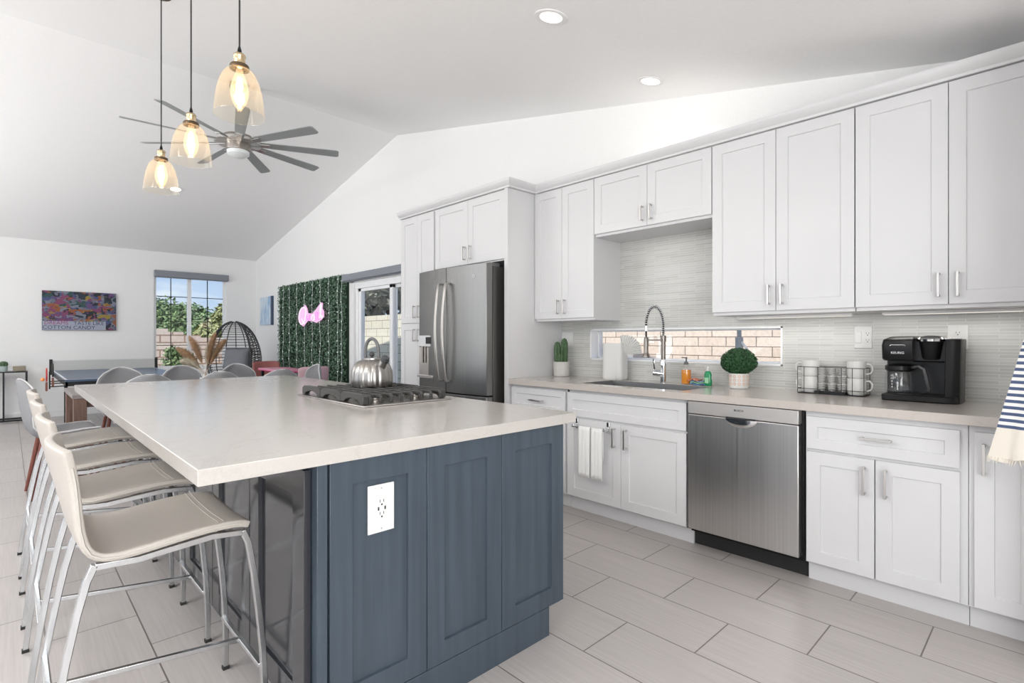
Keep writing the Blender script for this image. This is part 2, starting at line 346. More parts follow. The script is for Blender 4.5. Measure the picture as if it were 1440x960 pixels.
# frames: (u, v, w) -> xyz ; w is outward
def F_negx(xf): return lambda u, v, w: (xf - w, u, v)
def F_posx(xf): return lambda u, v, w: (xf + w, u, v)
def F_negy(yf): return lambda u, v, w: (u, yf - w, v)
def shaker(name, F, u0, u1, v0, v1, m, parent, st=0.062, th=0.02, rec=0.009, bev=0.0012, gap=0.0015):
    u0 += gap; u1 -= gap; v0 += gap; v1 -= gap
    b = MB(); V = lambda u, v, w: b.bm.verts.new(F(u, v, w))
    def rect(i, w): return [V(u0 + i, v0 + i, w), V(u1 - i, v0 + i, w), V(u1 - i, v1 - i, w), V(u0 + i, v1 - i, w)]
    R = [rect(0, 0), rect(0, th), rect(st, th), rect(st + 0.002, th - rec)]
    for a, c in zip(R, R[1:]):
        for i in range(4): b.bm.faces.new([a[i], a[(i + 1) % 4], c[(i + 1) % 4], c[i]])
    b.bm.faces.new(R[0][::-1]); b.bm.faces.new(R[-1])
    return b.build(name, m, parent, bevel=bev, smooth=30)
def pull(F, u, v, parent, length=0.13, vert=True, m=None, th=0.02):
    b = MB(); h = length / 2; r = 0.005
    def bx(u0, u1, v0, v1, w0, w1):
        p, q = F(u0, v0, w0), F(u1, v1, w1)
        b.box(min(p[0], q[0]), max(p[0], q[0]), min(p[1], q[1]), max(p[1], q[1]), min(p[2], q[2]), max(p[2], q[2]))
    if vert:
        bx(u - r, u + r, v - h, v + h, th + 0.026, th + 0.036)
        for s in (-1, 1): bx(u - r, u + r, v + s * (h - 0.006) - r, v + s * (h - 0.006) + r, th, th + 0.03)
    else:
        bx(u - h, u + h, v - r, v + r, th + 0.026, th + 0.036)
        for s in (-1, 1): bx(u + s * (h - 0.006) - r, u + s * (h - 0.006) + r, v - r, v + r, th, th + 0.03)
    return b.build('handle', m or nickel_m, parent, bevel=0.001)

# ------------------------------------------------------------------ room shell
XW = 3.56; YF = 11.05; XL = -4.5; YB = -1.6; YR = 5.80
def zc(y): return 2.605 + 0.2085 * y if y < YR else 2.605 + 0.2085 * YR - 0.197 * (y - YR)
struct(MB().box(XL - .2, XW + .16, YB - .2, YF + .16, -0.12, 0).build('floor', floor_m))
b = MB()
for y0, y1 in ((YB - .2, YR), (YR, YF + .2)):
    b.prism([(y0, zc(y0)), (y1, zc(y1) if y1 <= YR or y0 >= YR else zc(YR)), (y1, zc(y1) + .15), (y0, zc(y0) + .15)], lambda u, v, w: (w, u, v), XL - .2, XW + .16)
struct(b.build('ceiling', ceil_m, smooth=0))
# right wall with patio door and strip window openings
SL0, SL1, SLZ = 5.15, 6.93, 2.03
KW0, KW1, KZ0, KZ1 = 1.21, 2.738, 1.06, 1.315
fx = lambda u, v, w: (w, u, v)
b = MB()
def wseg(y0, y1, z0, top):
    pts = [(y0, z0), (y1, z0)]
    if top is None:
        pts.append((y1, zc(y1) + .02))
        if y0 < YR < y1: pts.append((YR, zc(YR) + .02))
        pts.append((y0, zc(y0) + .02))
    else: pts += [(y1, top), (y0, top)]
    b.prism(pts, fx, XW, XW + .15)
wseg(YB, KW0, 0, None); wseg(KW0, KW1, 0, KZ0); wseg(KW0, KW1, KZ1, None); wseg(KW1, SL0, 0, None); wseg(SL0, SL1, SLZ, None); wseg(SL1, YF + .15, 0, None)
struct(b.build('wall_right', wall_m, smooth=0))
# far wall with window
FW0, FW1, FZ0, FZ1 = 1.86, 3.03, 0.70, 2.42
b = MB(); hz = zc(YF) + .04
b.box(XL - .15, FW0, YF, YF + .15, 0, hz).box(FW1, XW + .1, YF, YF + .15, 0, hz).box(FW0, FW1, YF, YF + .15, 0, FZ0).box(FW0, FW1, YF, YF + .15, FZ1, hz)
struct(b.build('wall_far', wall_m, smooth=0))
# left wall with two openings and a high slot added for fill light, back wall with one opening (behind the camera)
b = MB()
def lseg(y0, y1, z0, top):
    pts = [(y0, z0), (y1, z0)]
    if top is None:
        pts.append((y1, zc(y1) + .02))
        if y0 < YR < y1: pts.append((YR, zc(YR) + .02))
        pts.append((y0, zc(y0) + .02))
    else: pts += [(y1, top), (y0, top)]
    b.prism(pts, fx, XL - .15, XL)
for a, c, o in ((YB, 0.4, 0), (0.4, 3.2, 1), (3.2, 4.8, 3), (4.8, 6.6, 2), (6.6, 8.6, 3), (8.6, 10.0, 1), (10.0, YF + .15, 0)):
    if o in (1, 3): lseg(a, c, 0, .3)
    if o == 1: lseg(a, c, 2.4, None)
    if o == 2: lseg(a, c, 0, 2.55)
    if o == 3: lseg(a, c, 2.4, 2.55)
    if o in (2, 3): lseg(a, c, 3.15, None)
    if o: continue
    lseg(a, c, 0, None)
struct(b.build('wall_left', wall_m, smooth=0))
hb = zc(YB) + .03
struct(MB().box(XL, -2.4, YB - .15, YB, 0, hb).box(0.8, XW + .1, YB - .15, YB, 0, hb).box(-2.4, .8, YB - .15, YB, 0, .45).box(-2.4, .8, YB - .15, YB, 2.15, hb).build('wall_back', wall_m, smooth=0))
def frame_window(name, F, u0, u1, v0, v1, mull, grid_u, grid_v, m_frame, fw=0.045, d=0.05, glass=pane_m, bar=0.012):
    def bx(b, a0, a1, c0, c1, w0, w1):
        p, q = F(a0, c0, w0), F(a1, c1, w1)
        b.box(*sorted((p[0], q[0])), *sorted((p[1], q[1])), *sorted((p[2], q[2])))
    b = MB(); bx(b, u0, u1, v0, v0 + fw, 0, d); bx(b, u0, u1, v1 - fw, v1, 0, d); bx(b, u0, u0 + fw, v0, v1, 0, d); bx(b, u1 - fw, u1, v0, v1, 0, d)
    for mu in mull: bx(b, mu - fw * .7, mu + fw * .7, v0, v1, 0, d + .005)
    fr = struct(b.build(name, m_frame, bevel=0.002))
    p = MB(); bx(p, u0 + fw, u1 - fw, v0 + fw, v1 - fw, d * .45, d * .5); p.build('pane', glass, fr)
    if grid_u or grid_v:
        g = MB()
        for gu in grid_u: bx(g, gu - bar / 2, gu + bar / 2, v0 + fw, v1 - fw, d * .5, d * .8)
        for gv in grid_v: bx(g, u0 + fw, u1 - fw, gv - bar / 2, gv + bar / 2, d * .5, d * .8)
        g.build('muntin', blackmat_m, fr)
    return fr
frame_window('window_1', F_negy(YF + .12), FW0, FW1, FZ0, FZ1, [2.42], [2.13, 2.72], [2.0, 1.555, 1.12, 0.87], vinyl_m)
frame_window('window_2', F_negx(XW + .13), KW0, KW1, KZ0, KZ1, [], [], [], vinyl_m, fw=0.022, d=0.045)
b = MB(); b.box(XW - .012, XW + .15, KW0 - .0, KW1, KZ0, KZ0 + .012).box(XW - .012, XW + .15, KW0, KW1, KZ1 - .012, KZ1).box(XW - .012, XW + .15, KW0, KW0 + .012, KZ0, KZ1).box(XW - .012, XW + .15, KW1 - .012, KW1, KZ0, KZ1)
struct(b.build('trim_1', vinyl_m, bevel=0.001))
frame_window('window_3', F_posx(XL - .12), 0.4, 4.8, .3, 2.4, [1.87, 3.33], [], [], vinyl_m)
frame_window('window_4', F_posx(XL - .12), 6.6, 10.0, .3, 2.4, [8.3], [], [], vinyl_m)
frame_window('window_5', F_negy(YB - .12), -2.4, .8, .45, 2.15, [-.8], [], [], vinyl_m)
bpy.data.objects['window_5'].location.y = 0
# sliding patio door
dr = MB()
X0 = XW + .02
dr.box(X0 - .015, X0 + .12, SL0, SL1, SLZ - .085, SLZ - .001).box(X0, X0 + .11, SL0, SL0 + .05, 0, SLZ).box(X0, X0 + .11, SL1 - .05, SL1, 0, SLZ).box(X0, X0 + .11, SL0, SL1, SLZ - .05, SLZ).box(X0, X0 + .11, SL0, SL1, 0, .03)
door = struct(dr.build('door_1', vinyl_m, bevel=0.002))
def sash(y0, y1, x, nm):
    s = MB(); z0, z1 = .03, SLZ - .05; w = .075
    s.box(x, x + .035, y0, y0 + w, z0, z1).box(x, x + .035, y1 - w, y1, z0, z1).box(x, x + .035, y0, y1, z0, z0 + .09).box(x, x + .035, y0, y1, z1 - w, z1)
    o = s.build('sash', vinyl_m, door, bevel=0.002)
    MB().box(x + .015, x + .02, y0 + w, y1 - w, z0 + .09, z1 - w).build('pane', pane_m, o)
sash(SL0 + .04, 6.05, X0 + .06, 'a'); sash(5.97, SL1 - .04, X0 + .015, 'b')
# baseboards
struct(MB().box(XL, XW, YF - .014, YF, 0, .09).build('baseboard_far', trimw_m, bevel=.003))
struct(MB().box(XW - .014, XW, SL1 + .08, YF - .014, 0, .09).build('baseboard_right', trimw_m, bevel=.003))
struct(MB().box(XW - .016, XW, SL1, SL1 + .07, 0, SLZ + .06).box(XW - .016, XW, 4.7, SL1 + .07, SLZ, SLZ + .06).build('trim_2', trimw_m, bevel=.003))
# roller shade cassettes
def shade(name, label, F, u0, u1, v0, v1, d):
    p, q = F(u0, v0, 0), F(u1, v1, d); t = thing(name, label, 'roller shade')
    MB().box(*sorted((p[0], q[0])), *sorted((p[1], q[1])), *sorted((p[2], q[2]))).build('cassette', blind_m, t, bevel=.01)
    p, q = F(u0 + .02, v0 - .012, d * .3), F(u1 - .02, v0 + .001, d * .6)
    MB().box(*sorted((p[0], q[0])), *sorted((p[1], q[1])), *sorted((p[2], q[2]))).build('hem_bar', blind_m, t, bevel=.002)
shade('roller_shade', 'grey roller shade cassette above the gridded far window', F_negy(YF), 1.855, 3.05, 2.335, 2.45, .08)
shade('roller_shade', 'long grey roller shade cassette above the sliding patio door', F_negx(XW - .016), 4.70, 7.13, 2.055, 2.15, .09)
# short wall return just past the right edge of the kitchen run
struct(MB().box(2.72, XW, -.12, .03, 0, zc(0)).build('wall_return', wall_m, smooth=0))
# backsplash
b = MB(); T = .008
b.box(XW - T, XW, .03, KW0, .914, 1.40).box(XW - T, XW, KW0, KW1, .914, KZ0).box(XW - T, XW, KW0, KW1, KZ1, 1.40).box(XW - T, XW, KW1, 3.06, .914, 1.40).box(XW - T, XW, 1.52, 2.44, 1.40, 2.02)
struct(b.build('trim_3', tile_m, smooth=0), 'glossy grey glass strip tile backsplash behind the worktop')

# ------------------------------------------------------------------ cabinets: right run
UZ0, UZ1, UX = 1.385, 2.447, 3.22
def upper(y0, y1, z0, label, split, hz=1.49, hl=0.115, x=UX, z1=UZ1):
    t = thing('wall_cabinet', label, 'cabinet', (0, 0, 0), 0, 'white upper cabinets')
    MB().box(x, XW - .001, y0 + .001, y1 - .001, z0 - .006, z1).build('body', white_m, t, bevel=.001)
    F = F_negx(x)
    for k, (a, c) in enumerate(((y0, split), (split, y1))):
        d = shaker('door', F, a, c, z0 + .012, z1, white_m, t)
        u = (c - .035) if k == 0 else (a + .035)
        pull(F, u, hz, d, hl)
    return t
upper(2.435, 3.052, UZ0, 'tall narrow white double door wall cabinet beside the fridge panel, left of the sink', 2.753)
upper(1.512, 2.432, 2.01, 'short white double door wall cabinet above the tiled sink alcove', 1.975, hz=2.11, hl=.105)
upper(0.737, 1.509, UZ0, 'tall white double door wall cabinet over the topiary pot and wire cup caddy', 1.128)
upper(-0.02 + .055, 0.734, UZ0, 'large white double door wall cabinet above the coffee maker at right edge', 0.356)
# crown moulding
def crown(pts, name, label):
    prof = [(0.0, 0.0), (0.012, 0.0), (0.016, 0.012), (0.03, 0.022), (0.045, 0.04), (0.05, 0.052), (0.05, 0.062), (-0.02, 0.062), (-0.02, 0.0)]
    b = MB(); rings = []
    n = len(pts)
    for i, (x, y, nx, ny) in enumerate(pts): rings.append([Vector((x + nx * p, y + ny * p, UZ1 + .004 + z)) for p, z in prof])
    b.ring_strip(rings); t = b.build(name, white_m, None, smooth=25); tag(t, label, 'moulding'); return t
crown([(3.20, .035, -1, 0), (3.20, 3.038, -1, 1)], 'crown_moulding', 'white crown moulding running along the top of the upper cabinets')
crown([(3.20, 3.045, -1, -1), (2.90, 3.045, -1, -1), (2.90, 4.662, -1, 0)], 'crown_moulding', 'white crown moulding stepping out around the fridge surround top')
# tall surround
tp = thing('tall_end_panel', 'tall white end panel between fridge and worktop', 'panel')
MB().box(2.90, XW - .002, 3.0565, 3.085, 0, UZ1).build('board', white_m, tp, bevel=.001)
MB().box(2.885, 2.90, 3.05, 3.09, .1, UZ1).build('edge_strip', white_m, tp, bevel=.001)
fc = thing('over_fridge_cabinet', 'white double door cabinet directly above the refrigerator', 'cabinet', group=None)
MB().box(2.92, XW - .002, 3.087, 4.078, 1.875, UZ1).build('body', white_m, fc, bevel=.001)
for k, (a, c) in enumerate(((3.10, 3.573), (3.573, 4.06))):
    d = shaker('door', F_negx(2.92), a, c, 1.885, UZ1 - .005, white_m, fc); pull(F_negx(2.92), (c - .04) if k == 0 else (a + .04), 1.985, d, .12)
pc = thing('pantry_cabinet', 'tall white four door pantry cabinet left of the refrigerator', 'cabinet')
MB().box(2.92, XW - .002, 4.082, 4.662, 0, UZ1).build('body', white_m, pc, bevel=.001)
for a, c, hu in ((4.357, 4.655, 4.395), (4.084, 4.357, 4.32)):
    d = shaker('door', F_negx(2.92), a, c, 1.39, UZ1 - .005, white_m, pc); pull(F_negx(2.92), hu, 1.50, d, .12)
    d = shaker('door', F_negx(2.92), a, c, .11, 1.385, white_m, pc); pull(F_negx(2.92), hu, 1.27, d, .12)
# base cabinets
BX = 2.94
FB = F_negx(BX)
def base(y0, y1, label, name='base_cabinet'):
    t = thing(name, label, 'cabinet', group=None)
    return t
def base_body(t, y0, y1, top=.872, cut=None):
    b = MB()
    if cut is None: b.box(BX, XW - .01, y0, y1, .1, top)
    else:
        b.box(BX, BX + .02, y0, y1, .1, top).box(BX, XW - .01, y0, y0 + .018, .1, top).box(BX, XW - .01, y1 - .018, y1, .1, top).box(BX, XW - .01, y0, y1, .1, .118)
    b.build('body', white_m, t, bevel=.001)
    MB().box(2.984, 3.0, y0, y1, 0, .1).build('toe_board', white_m, t, bevel=.001)
t = base(2.475, 3.052, 'white base cabinet with one drawer beside the fridge panel')
base_body(t, 2.472, 3.052)
d = shaker('drawer', FB, 2.478, 3.045, .68, .852, white_m, t, st=.045); pull(FB, 2.76, .765, d, .12, vert=False)
d = shaker('door', FB, 2.478, 2.76, .11, .668, white_m, t); pull(FB, 2.72, .56, d)
d = shaker('door', FB, 2.76, 3.045, .11, .668, white_m, t); pull(FB, 2.80, .56, d)
t = base(1.53, 2.465, 'white sink base cabinet with a wide false drawer and two doors')
base_body(t, 1.521, 2.470, cut=1)
shaker('drawer_front', FB, 1.535, 2.462, .68, .852, white_m, t, st=.05)
d = shaker('door', FB, 2.0, 2.462, .108, .668, white_m, t); pull(FB, 2.045, .575, d)
d = shaker('door', FB, 1.535, 2.0, .108, .668, white_m, t); pull(FB, 1.955, .575, d)
t = base(.28, .886, 'white base cabinet with a drawer over two doors, right of the dishwasher')
base_body(t, .262, .89)
d = shaker('drawer', FB, .286, .884, .68, .845, white_m, t, st=.05); pull(FB, .585, .765, d, .12, vert=False)
d = shaker('door', FB, .592, .884, .108, .668, white_m, t); pull(FB, .632, .565, d)
d = shaker('door', FB, .286, .590, .108, .668, white_m, t); pull(FB, .548, .565, d)
t = base(.03, .25, 'white base cabinet with full height door at right picture edge, under the striped towel')
base_body(t, .032, .26)
d = shaker('door', FB, .036, .243, .108, .845, white_m, t); pull(FB, .21, .735, d, .13)
# worktop with sink cut-out
SX0, SX1, SY0, SY1 = 3.005, 3.40, 1.60, 2.405
b = MB(); z0, z1 = .873, .914
b.box(2.892, SX0, .032, 3.054, z0, z1).box(SX1, XW - .008, .032, 3.054, z0, z1).box(SX0, SX1, .032, SY0, z0, z1).box(SX0, SX1, SY1, 3.054, z0, z1)
bmesh.ops.remove_doubles(b.bm, verts=b.bm.verts, dist=1e-5)
tag(b.build('worktop', beige_m, bevel=0, smooth=0), 'long beige quartz worktop along the white kitchen run', 'worktop')
sk = thing('sink', 'rectangular stainless undermount sink below the spring faucet', 'sink')
b = MB(); q = .004
b.box(SX0, SX0 + q, SY0, SY1, .68, .908).box(SX1 - q, SX1, SY0, SY1, .68, .911).box(SX0, SX1, SY0, SY0 + q, .68, .911).box(SX0, SX1, SY1 - q, SY1, .68, .911).box(SX0, SX1, SY0, SY1, .676, .68)
b.build('basin', sinksteel_m, sk)
MB().lathe([(.04, .681), (.04, .684), (.03, .684), (.012, .682)], (3.25, 2.0, 0), 24, cap1=True).build('drain', chrome_m, sk)
# dishwasher
dw = thing('dishwasher', 'stainless steel dishwasher between the white base cabinets', 'dishwasher')
MB().box(2.95, XW - .02, .899, 1.517, .09, .868).build('tub', black_m, dw)
MB().box(3.0, 3.02, .893, 1.520, 0.0, .125).build('toe_panel', blackmat_m, dw)
MB().box(2.899, 2.95, .912, 1.514, .118, .792).build('door', dwsteel_m, dw, bevel=.004)
cp = MB().box(2.898, 2.95, .912, 1.514, .796, .868).build('control_strip', mat('satin control strip', (.60, .58, .56), .4, .75), dw, bevel=.003)
text('BOSCH', .016, ink_m, cp, mx_negx((2.8972, 1.215, .838)), 'lettering')
cp2 = MB()
rings = []
for i in range(9):
    a = PI / 2 * i / 8; rr, dd = math.cos(a), math.sin(a)
    rings.append([Vector((2.899 - .012 * dd, 1.205 + .088 * rr * math.cos(PI + PI * k / 20), .79 + .046 * rr * math.sin(PI + PI * k / 20))) for k in range(21)])
cp2.ring_strip(rings, closed=False)
cp2.build('handle_pocket', chrome_m, dw, smooth=60)
MB().box(2.893, 2.90, 1.125, 1.285, .788, .800).build('grip_slot', ink_m, dw, bevel=.003)

for ya, yb, lb in ((.80, 1.45, 'slim under cabinet light bar above the wire caddy'), (.10, .66, 'slim under cabinet light bar above the coffee maker')):
    ul = thing('under_cabinet_light', lb, 'light')
    MB().box(3.42, 3.46, ya, yb, UZ0 - .020, UZ0 - .0065).build('housing', trimw_m, ul, bevel=.002)
    MB().box(3.425, 3.455, ya + .01, yb - .01, UZ0 - .0225, UZ0 - .0198).build('diffuser', emis('warm white diffuser', (1, .95, .86), .85), ul)
    light('under_cabinet_glow', 'AREA', (3.44, (ya + yb) / 2, UZ0 - .028), .45, (1, .96, .9), (0.1, 0, -1), shape='RECTANGLE', size=.03, size_y=yb - ya).rotation_euler = (0, 0, 0)
# ------------------------------------------------------------------ refrigerator
fr = thing('refrigerator', 'stainless french door refrigerator with curved doors and water dispenser', 'refrigerator')
FY0, FY1 = 3.135, 4.078
MB().box(2.81, 3.52, FY0 + .005, FY1 - .02, .03, 1.82).build('cabinet_body', darksteel_m, fr, bevel=.004)
def bulge(y): 
    s = (y - (FY0 + FY1) / 2) / ((FY1 - FY0) / 2); return 2.735 - .042 * (1 - s * s)
def fdoor(y0, y1, z0, z1, name):
    n = 14; ys = [y0 + (y1 - y0) * i / n for i in range(n + 1)]
    pts = [(2.80, y0)] + [(bulge(y), y) for y in ys] + [(2.80, y1)]
    b = MB(); b.prism(pts, lambda u, v, w: (u, v, w), z0, z1); return b.build(name, steel2_m, fr, bevel=.004, smooth=30)
ym = 3.612
dl = fdoor(ym + .003, FY1, .78, 1.84, 'door'); drr = fdoor(FY0, ym - .003, .78, 1.84, 'door'); dd = fdoor(FY0, FY1, .07, .77, 'freezer_drawer')
for y, par in ((ym + .05, dl), (ym - .05, drr)):
    xs = bulge(y)
    pts = [(xs - .005, y, 1.70), (xs - .04, y, 1.70)] + [(xs - .045 - .035 * math.sin(PI * i / 14), y, 1.69 - .80 * i / 14) for i in range(15)] + [(xs - .04, y, .88), (xs - .005, y, .88)]
    MB().sweep(pts, .026, .014).build('handle', steel_m, par, bevel=.004, smooth=40)
xs = bulge(3.6)
MB().sweep([(2.73, 3.22, .71), (2.66, 3.24, .71), (2.645, 3.4, .71), (2.635, 3.615, .71), (2.645, 3.83, .71), (2.66, 3.99, .71), (2.73, 4.01, .71)], .026, .014, (0, 0, 1)).build('handle', steel_m, dd, bevel=.004)
dp = MB().box(2.705, 2.75, 3.815, 4.045, 1.165, 1.265).build('dispenser_panel', mat('dispenser silver', (.62, .63, .64), .35, .3), dl, bevel=.004)
MB().box(2.7035, 2.7055, 3.84, 3.93, 1.19, 1.25).build('display', black_m, dl)
MB().box(2.7085, 2.76, 3.815, 4.045, .90, 1.163).build('dispenser_recess', steel_m, dl, bevel=.008)
MB().box(2.69, 2.72, 3.815, 4.045, .885, .91).build('drip_tray', nickel_m, dl, bevel=.003)
MB().cyl((2.70, 3.935, 1.02), (2.70, 3.935, 1.165), .008).cyl((2.70, 3.975, 1.02), (2.70, 3.975, 1.165), .008).build('spout', nickeld_m, dl)
bx_ = bulge(3.27)
MB().lathe([(.013, 0), (.016, 0), (.016, .002), (.013, .002)], (bx_ - .0005, 3.27, 1.74), 24, q=Vector((-1, 0, 0)).to_track_quat('Z', 'Y')).build('badge', chrome_m, drr)
for y in (3.16, 3.95): MB().box(2.79, 2.9, y, y + .1, 1.82, 1.85).build('hinge_cover', grey_m, fr, bevel=.004)

# ------------------------------------------------------------------ island
isl = thing('island_cabinet', 'navy blue kitchen island cabinet with shaker panels', 'kitchen island', (0, 0, 0))
IX0, IX1, IY0, IY1 = .64, 1.715, 1.485, 4.62
MB().box(IX0, IX1, IY0, IY1, .105, .871).build('body', navy_m, isl, bevel=.001)
MB().box(.70, 1.62, 1.488, IY1 - .05, 0, .105).build('plinth', navy_m, isl, bevel=.001)
MB().box(.668, 1.625, 1.466, 1.487, 0, .118).build('skirting_board', navy_m, isl, bevel=.001)
MB().box(.637, .668, 1.466, 1.54, .0, .871).build('corner_post', navy_m, isl, bevel=.0015)
for a, c in ((.674, 1.015), (1.015, 1.357), (1.357, 1.717)):
    shaker('end_panel', F_negy(1.487), a, c, .118, .870, navy_m, isl, st=.072, rec=.011)
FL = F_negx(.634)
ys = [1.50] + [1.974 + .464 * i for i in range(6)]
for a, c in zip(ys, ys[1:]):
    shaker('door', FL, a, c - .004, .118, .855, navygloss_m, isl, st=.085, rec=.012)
FR = F_posx(IX1)
for a, c in ((1.50, 2.2), (2.2, 3.0), (3.0, 3.8), (3.8, 4.6)):
    for z0, z1 in ((.685, .862), (.405, .68), (.118, .40)):
        d = shaker('drawer', FR, a, c, z0, z1, navy_m, isl, st=.05); pull(FR, (a + c) / 2, z1 - .06, d, .13, vert=False)
tag(MB().box(.333, 1.781, 1.45, 4.73, .872, .914).build('island_worktop', quartz_m, bevel=.002), 'thick pale quartz slab on the navy island', 'worktop')
# outlet in the island end panel
def outlet_plate(name, label, F, u, v, w, h, kind, m=plate_m, cat='outlet'):
    t = thing(name, label, cat)
    def bx(u0, u1, v0, v1, w0, w1):
        p, q = F(u0, v0, w0), F(u1, v1, w1); return (*sorted((p[0], q[0])), *sorted((p[1], q[1])), *sorted((p[2], q[2])))
    MB().box(*bx(u - w / 2, u + w / 2, v - h / 2, v + h / 2, 0, .006)).build('cover_plate', m, t, bevel=.002)
    def recept(uc, usb):
        MB().box(*bx(uc - .017, uc + .017, v - .033, v + .033, .006, .0085)).build('receptacle', m, t, bevel=.001)
        s = MB()
        for k in (-1, 1):
            vv = v + k * .019
            s.box(*bx(uc - .0075, uc - .0055, vv, vv + .009, .0085, .009)).box(*bx(uc + .0055, uc + .0075, vv, vv + .009, .0085, .009))
            s.box(*bx(uc - .0025, uc + .0025, vv - .009, vv - .004, .0085, .009))
        if usb: s.box(*bx(uc - .014, uc - .009, v - .005, v + .006, .0085, .009)).box(*bx(uc + .009, uc + .014, v - .005, v + .006, .0085, .009))
        s.build('slots', ink_m, t)
    def rocker(uc): MB().box(*bx(uc - .016, uc + .016, v - .033, v + .033, .006, .010)).build('rocker_switch', m, t, bevel=.002)
    if kind == 'usb': recept(u, True)
    if kind == 'two_rocker': rocker(u - .023); rocker(u + .023)
    if kind == 'mixed': recept(u - .023, False); rocker(u + .023)
    if kind == 'recept': recept(u, False)
    for k in (-1, 1): MB().box(*bx(u - .002, u + .002, v + k * h * .42 - .002, v + k * h * .42 + .002, .006, .0072)).build('screw', nickel_m, t)
    return t
outlet_plate('usb_outlet', 'white usb and power outlet plate on the navy island end', F_negy(1.4755), .845, .703, .092, .150, 'usb')
FT = F_negx(XW - T)
outlet_plate('light_switch', 'white double rocker switch plate on the tiles above the cactus pot', FT, 2.985, 1.235, .12, .118, 'two_rocker', cat='switch')
outlet_plate('wall_outlet', 'white switch and outlet plate on the tiles left of the coffee maker', FT, .775, 1.243, .088, .125, 'mixed')
outlet_plate('wall_outlet', 'white outlet plate on the tiles partly behind the coffee maker', FT, .357, 1.243, .082, .125, 'recept')

# ------------------------------------------------------------------ cooktop
CX0, CX1, CY0, CY1 = 1.185, 1.69, 2.215, 2.985
ck = thing('gas_cooktop', 'stainless gas cooktop with black cast iron grates set in the island', 'cooktop', (0, 0, 0))
MB().box(CX0, CX1, CY0, CY1, .9135, .922).build('tray', steel_m, ck, bevel=.004)
for (x, y, r) in ((1.32, 2.36, .045), (1.55, 2.36, .036), (1.44, 2.60, .055), (1.32, 2.85, .036), (1.55, 2.85, .045)):
    o = MB().lathe([(r, .922), (r, .932), (r * .85, .936), (r * .85, .942)], (x, y, 0), 24, cap1=True).build('burner', nickeld_m, ck)
    MB().lathe([(r * .8, .942), (r * .8, .947), (r * .7, .950), (.0001, .951)], (x, y, 0), 24).build('burner_cap', iron_m, o)
gx = [1.235 + .058 * i for i in range(8)]
for k in range(3):
    ya = 2.252 + k * .237; yb = ya + .233; g = MB(); zt = .960
    for x in gx:
        pts = [(x, ya, .924), (x, ya, zt - .010), (x, ya + .010, zt), (x, yb - .010, zt), (x, yb, zt - .010), (x, yb, .924)] if True else []
        g.sweep(pts, .014, .013, (1, 0, 0))
    for y in (ya + .055, yb - .055): g.box(gx[0], gx[-1], y - .005, y + .005, zt - .008, zt + .004)
    # heavy left rail with arched feet
    for xr in (1.213, 1.663):
        n = 12; top = zt + .012
        pts = [(ya, .924), (ya, top - .012), (ya + .02, top), (yb - .02, top), (yb, top - .012), (yb, .924), (yb - .03, .924)]
        pts += [(yb - .03 - (yb - ya - .06) * i / n, .924 + .024 * math.sin(PI * i / n) ** .6) for i in range(1, n)] + [(ya + .03, .924)]
        g.prism(pts, lambda u, v, w: (w, u, v), xr - .013, xr + .013)
    g.build('grate', iron_m, ck, bevel=.002)
# kettle
kt = thing('kettle', 'ribbed stainless whistling kettle with tall loop handle on the cooktop', 'kettle', (1.50, 2.715, .968), math.radians(-70))
rib = lambda a: 1 + .05 * abs(math.cos(a * 9))
KR = .112
prof = [(.02, 0), (KR * .97, 0), (KR, .012), (KR, .05), (KR * .97, .085), (KR * .88, .113), (KR * .72, .134), (KR * .5, .146), (KR * .42, .150)]
kettle_m = mat('satin kettle steel', (.38, .365, .35), .30, 1.0)
knob_m = mat('charcoal knob', (.05, .05, .052), .5)
MB().lathe(prof, seg=144, rib=rib).build('body', kettle_m, kt, smooth=50)
MB().lathe([(KR * .44, .148), (KR * .44, .156), (KR * .3, .160), (.001, .162)], seg=32).build('lid', steel_m, kt)
MB().sphere((0, 0, .178), .015, 16, 10, (1, 1, 1.05)).build('lid_knob', knob_m, kt)
h = []
for i in range(25):
    a = PI * i / 24; h.append((.048 * math.cos(a) * (1 + .12 * math.sin(a)), 0, .158 + .108 * math.sin(a) ** .8))
MB().tube(h, .0095, 10).build('handle', grey_m, kt)
q = Vector((.60, -.12, .80)).normalized()
p0 = Vector((.070, -.014, .092))
MB().cyl(p0, p0 + q * .062, .028, .021, 20).build('spout', kettle_m, kt)
MB().cyl(p0 + q * .060, p0 + q * .092, .024, .019, 20).build('whistle_cap', knob_m, kt, bevel=.004)

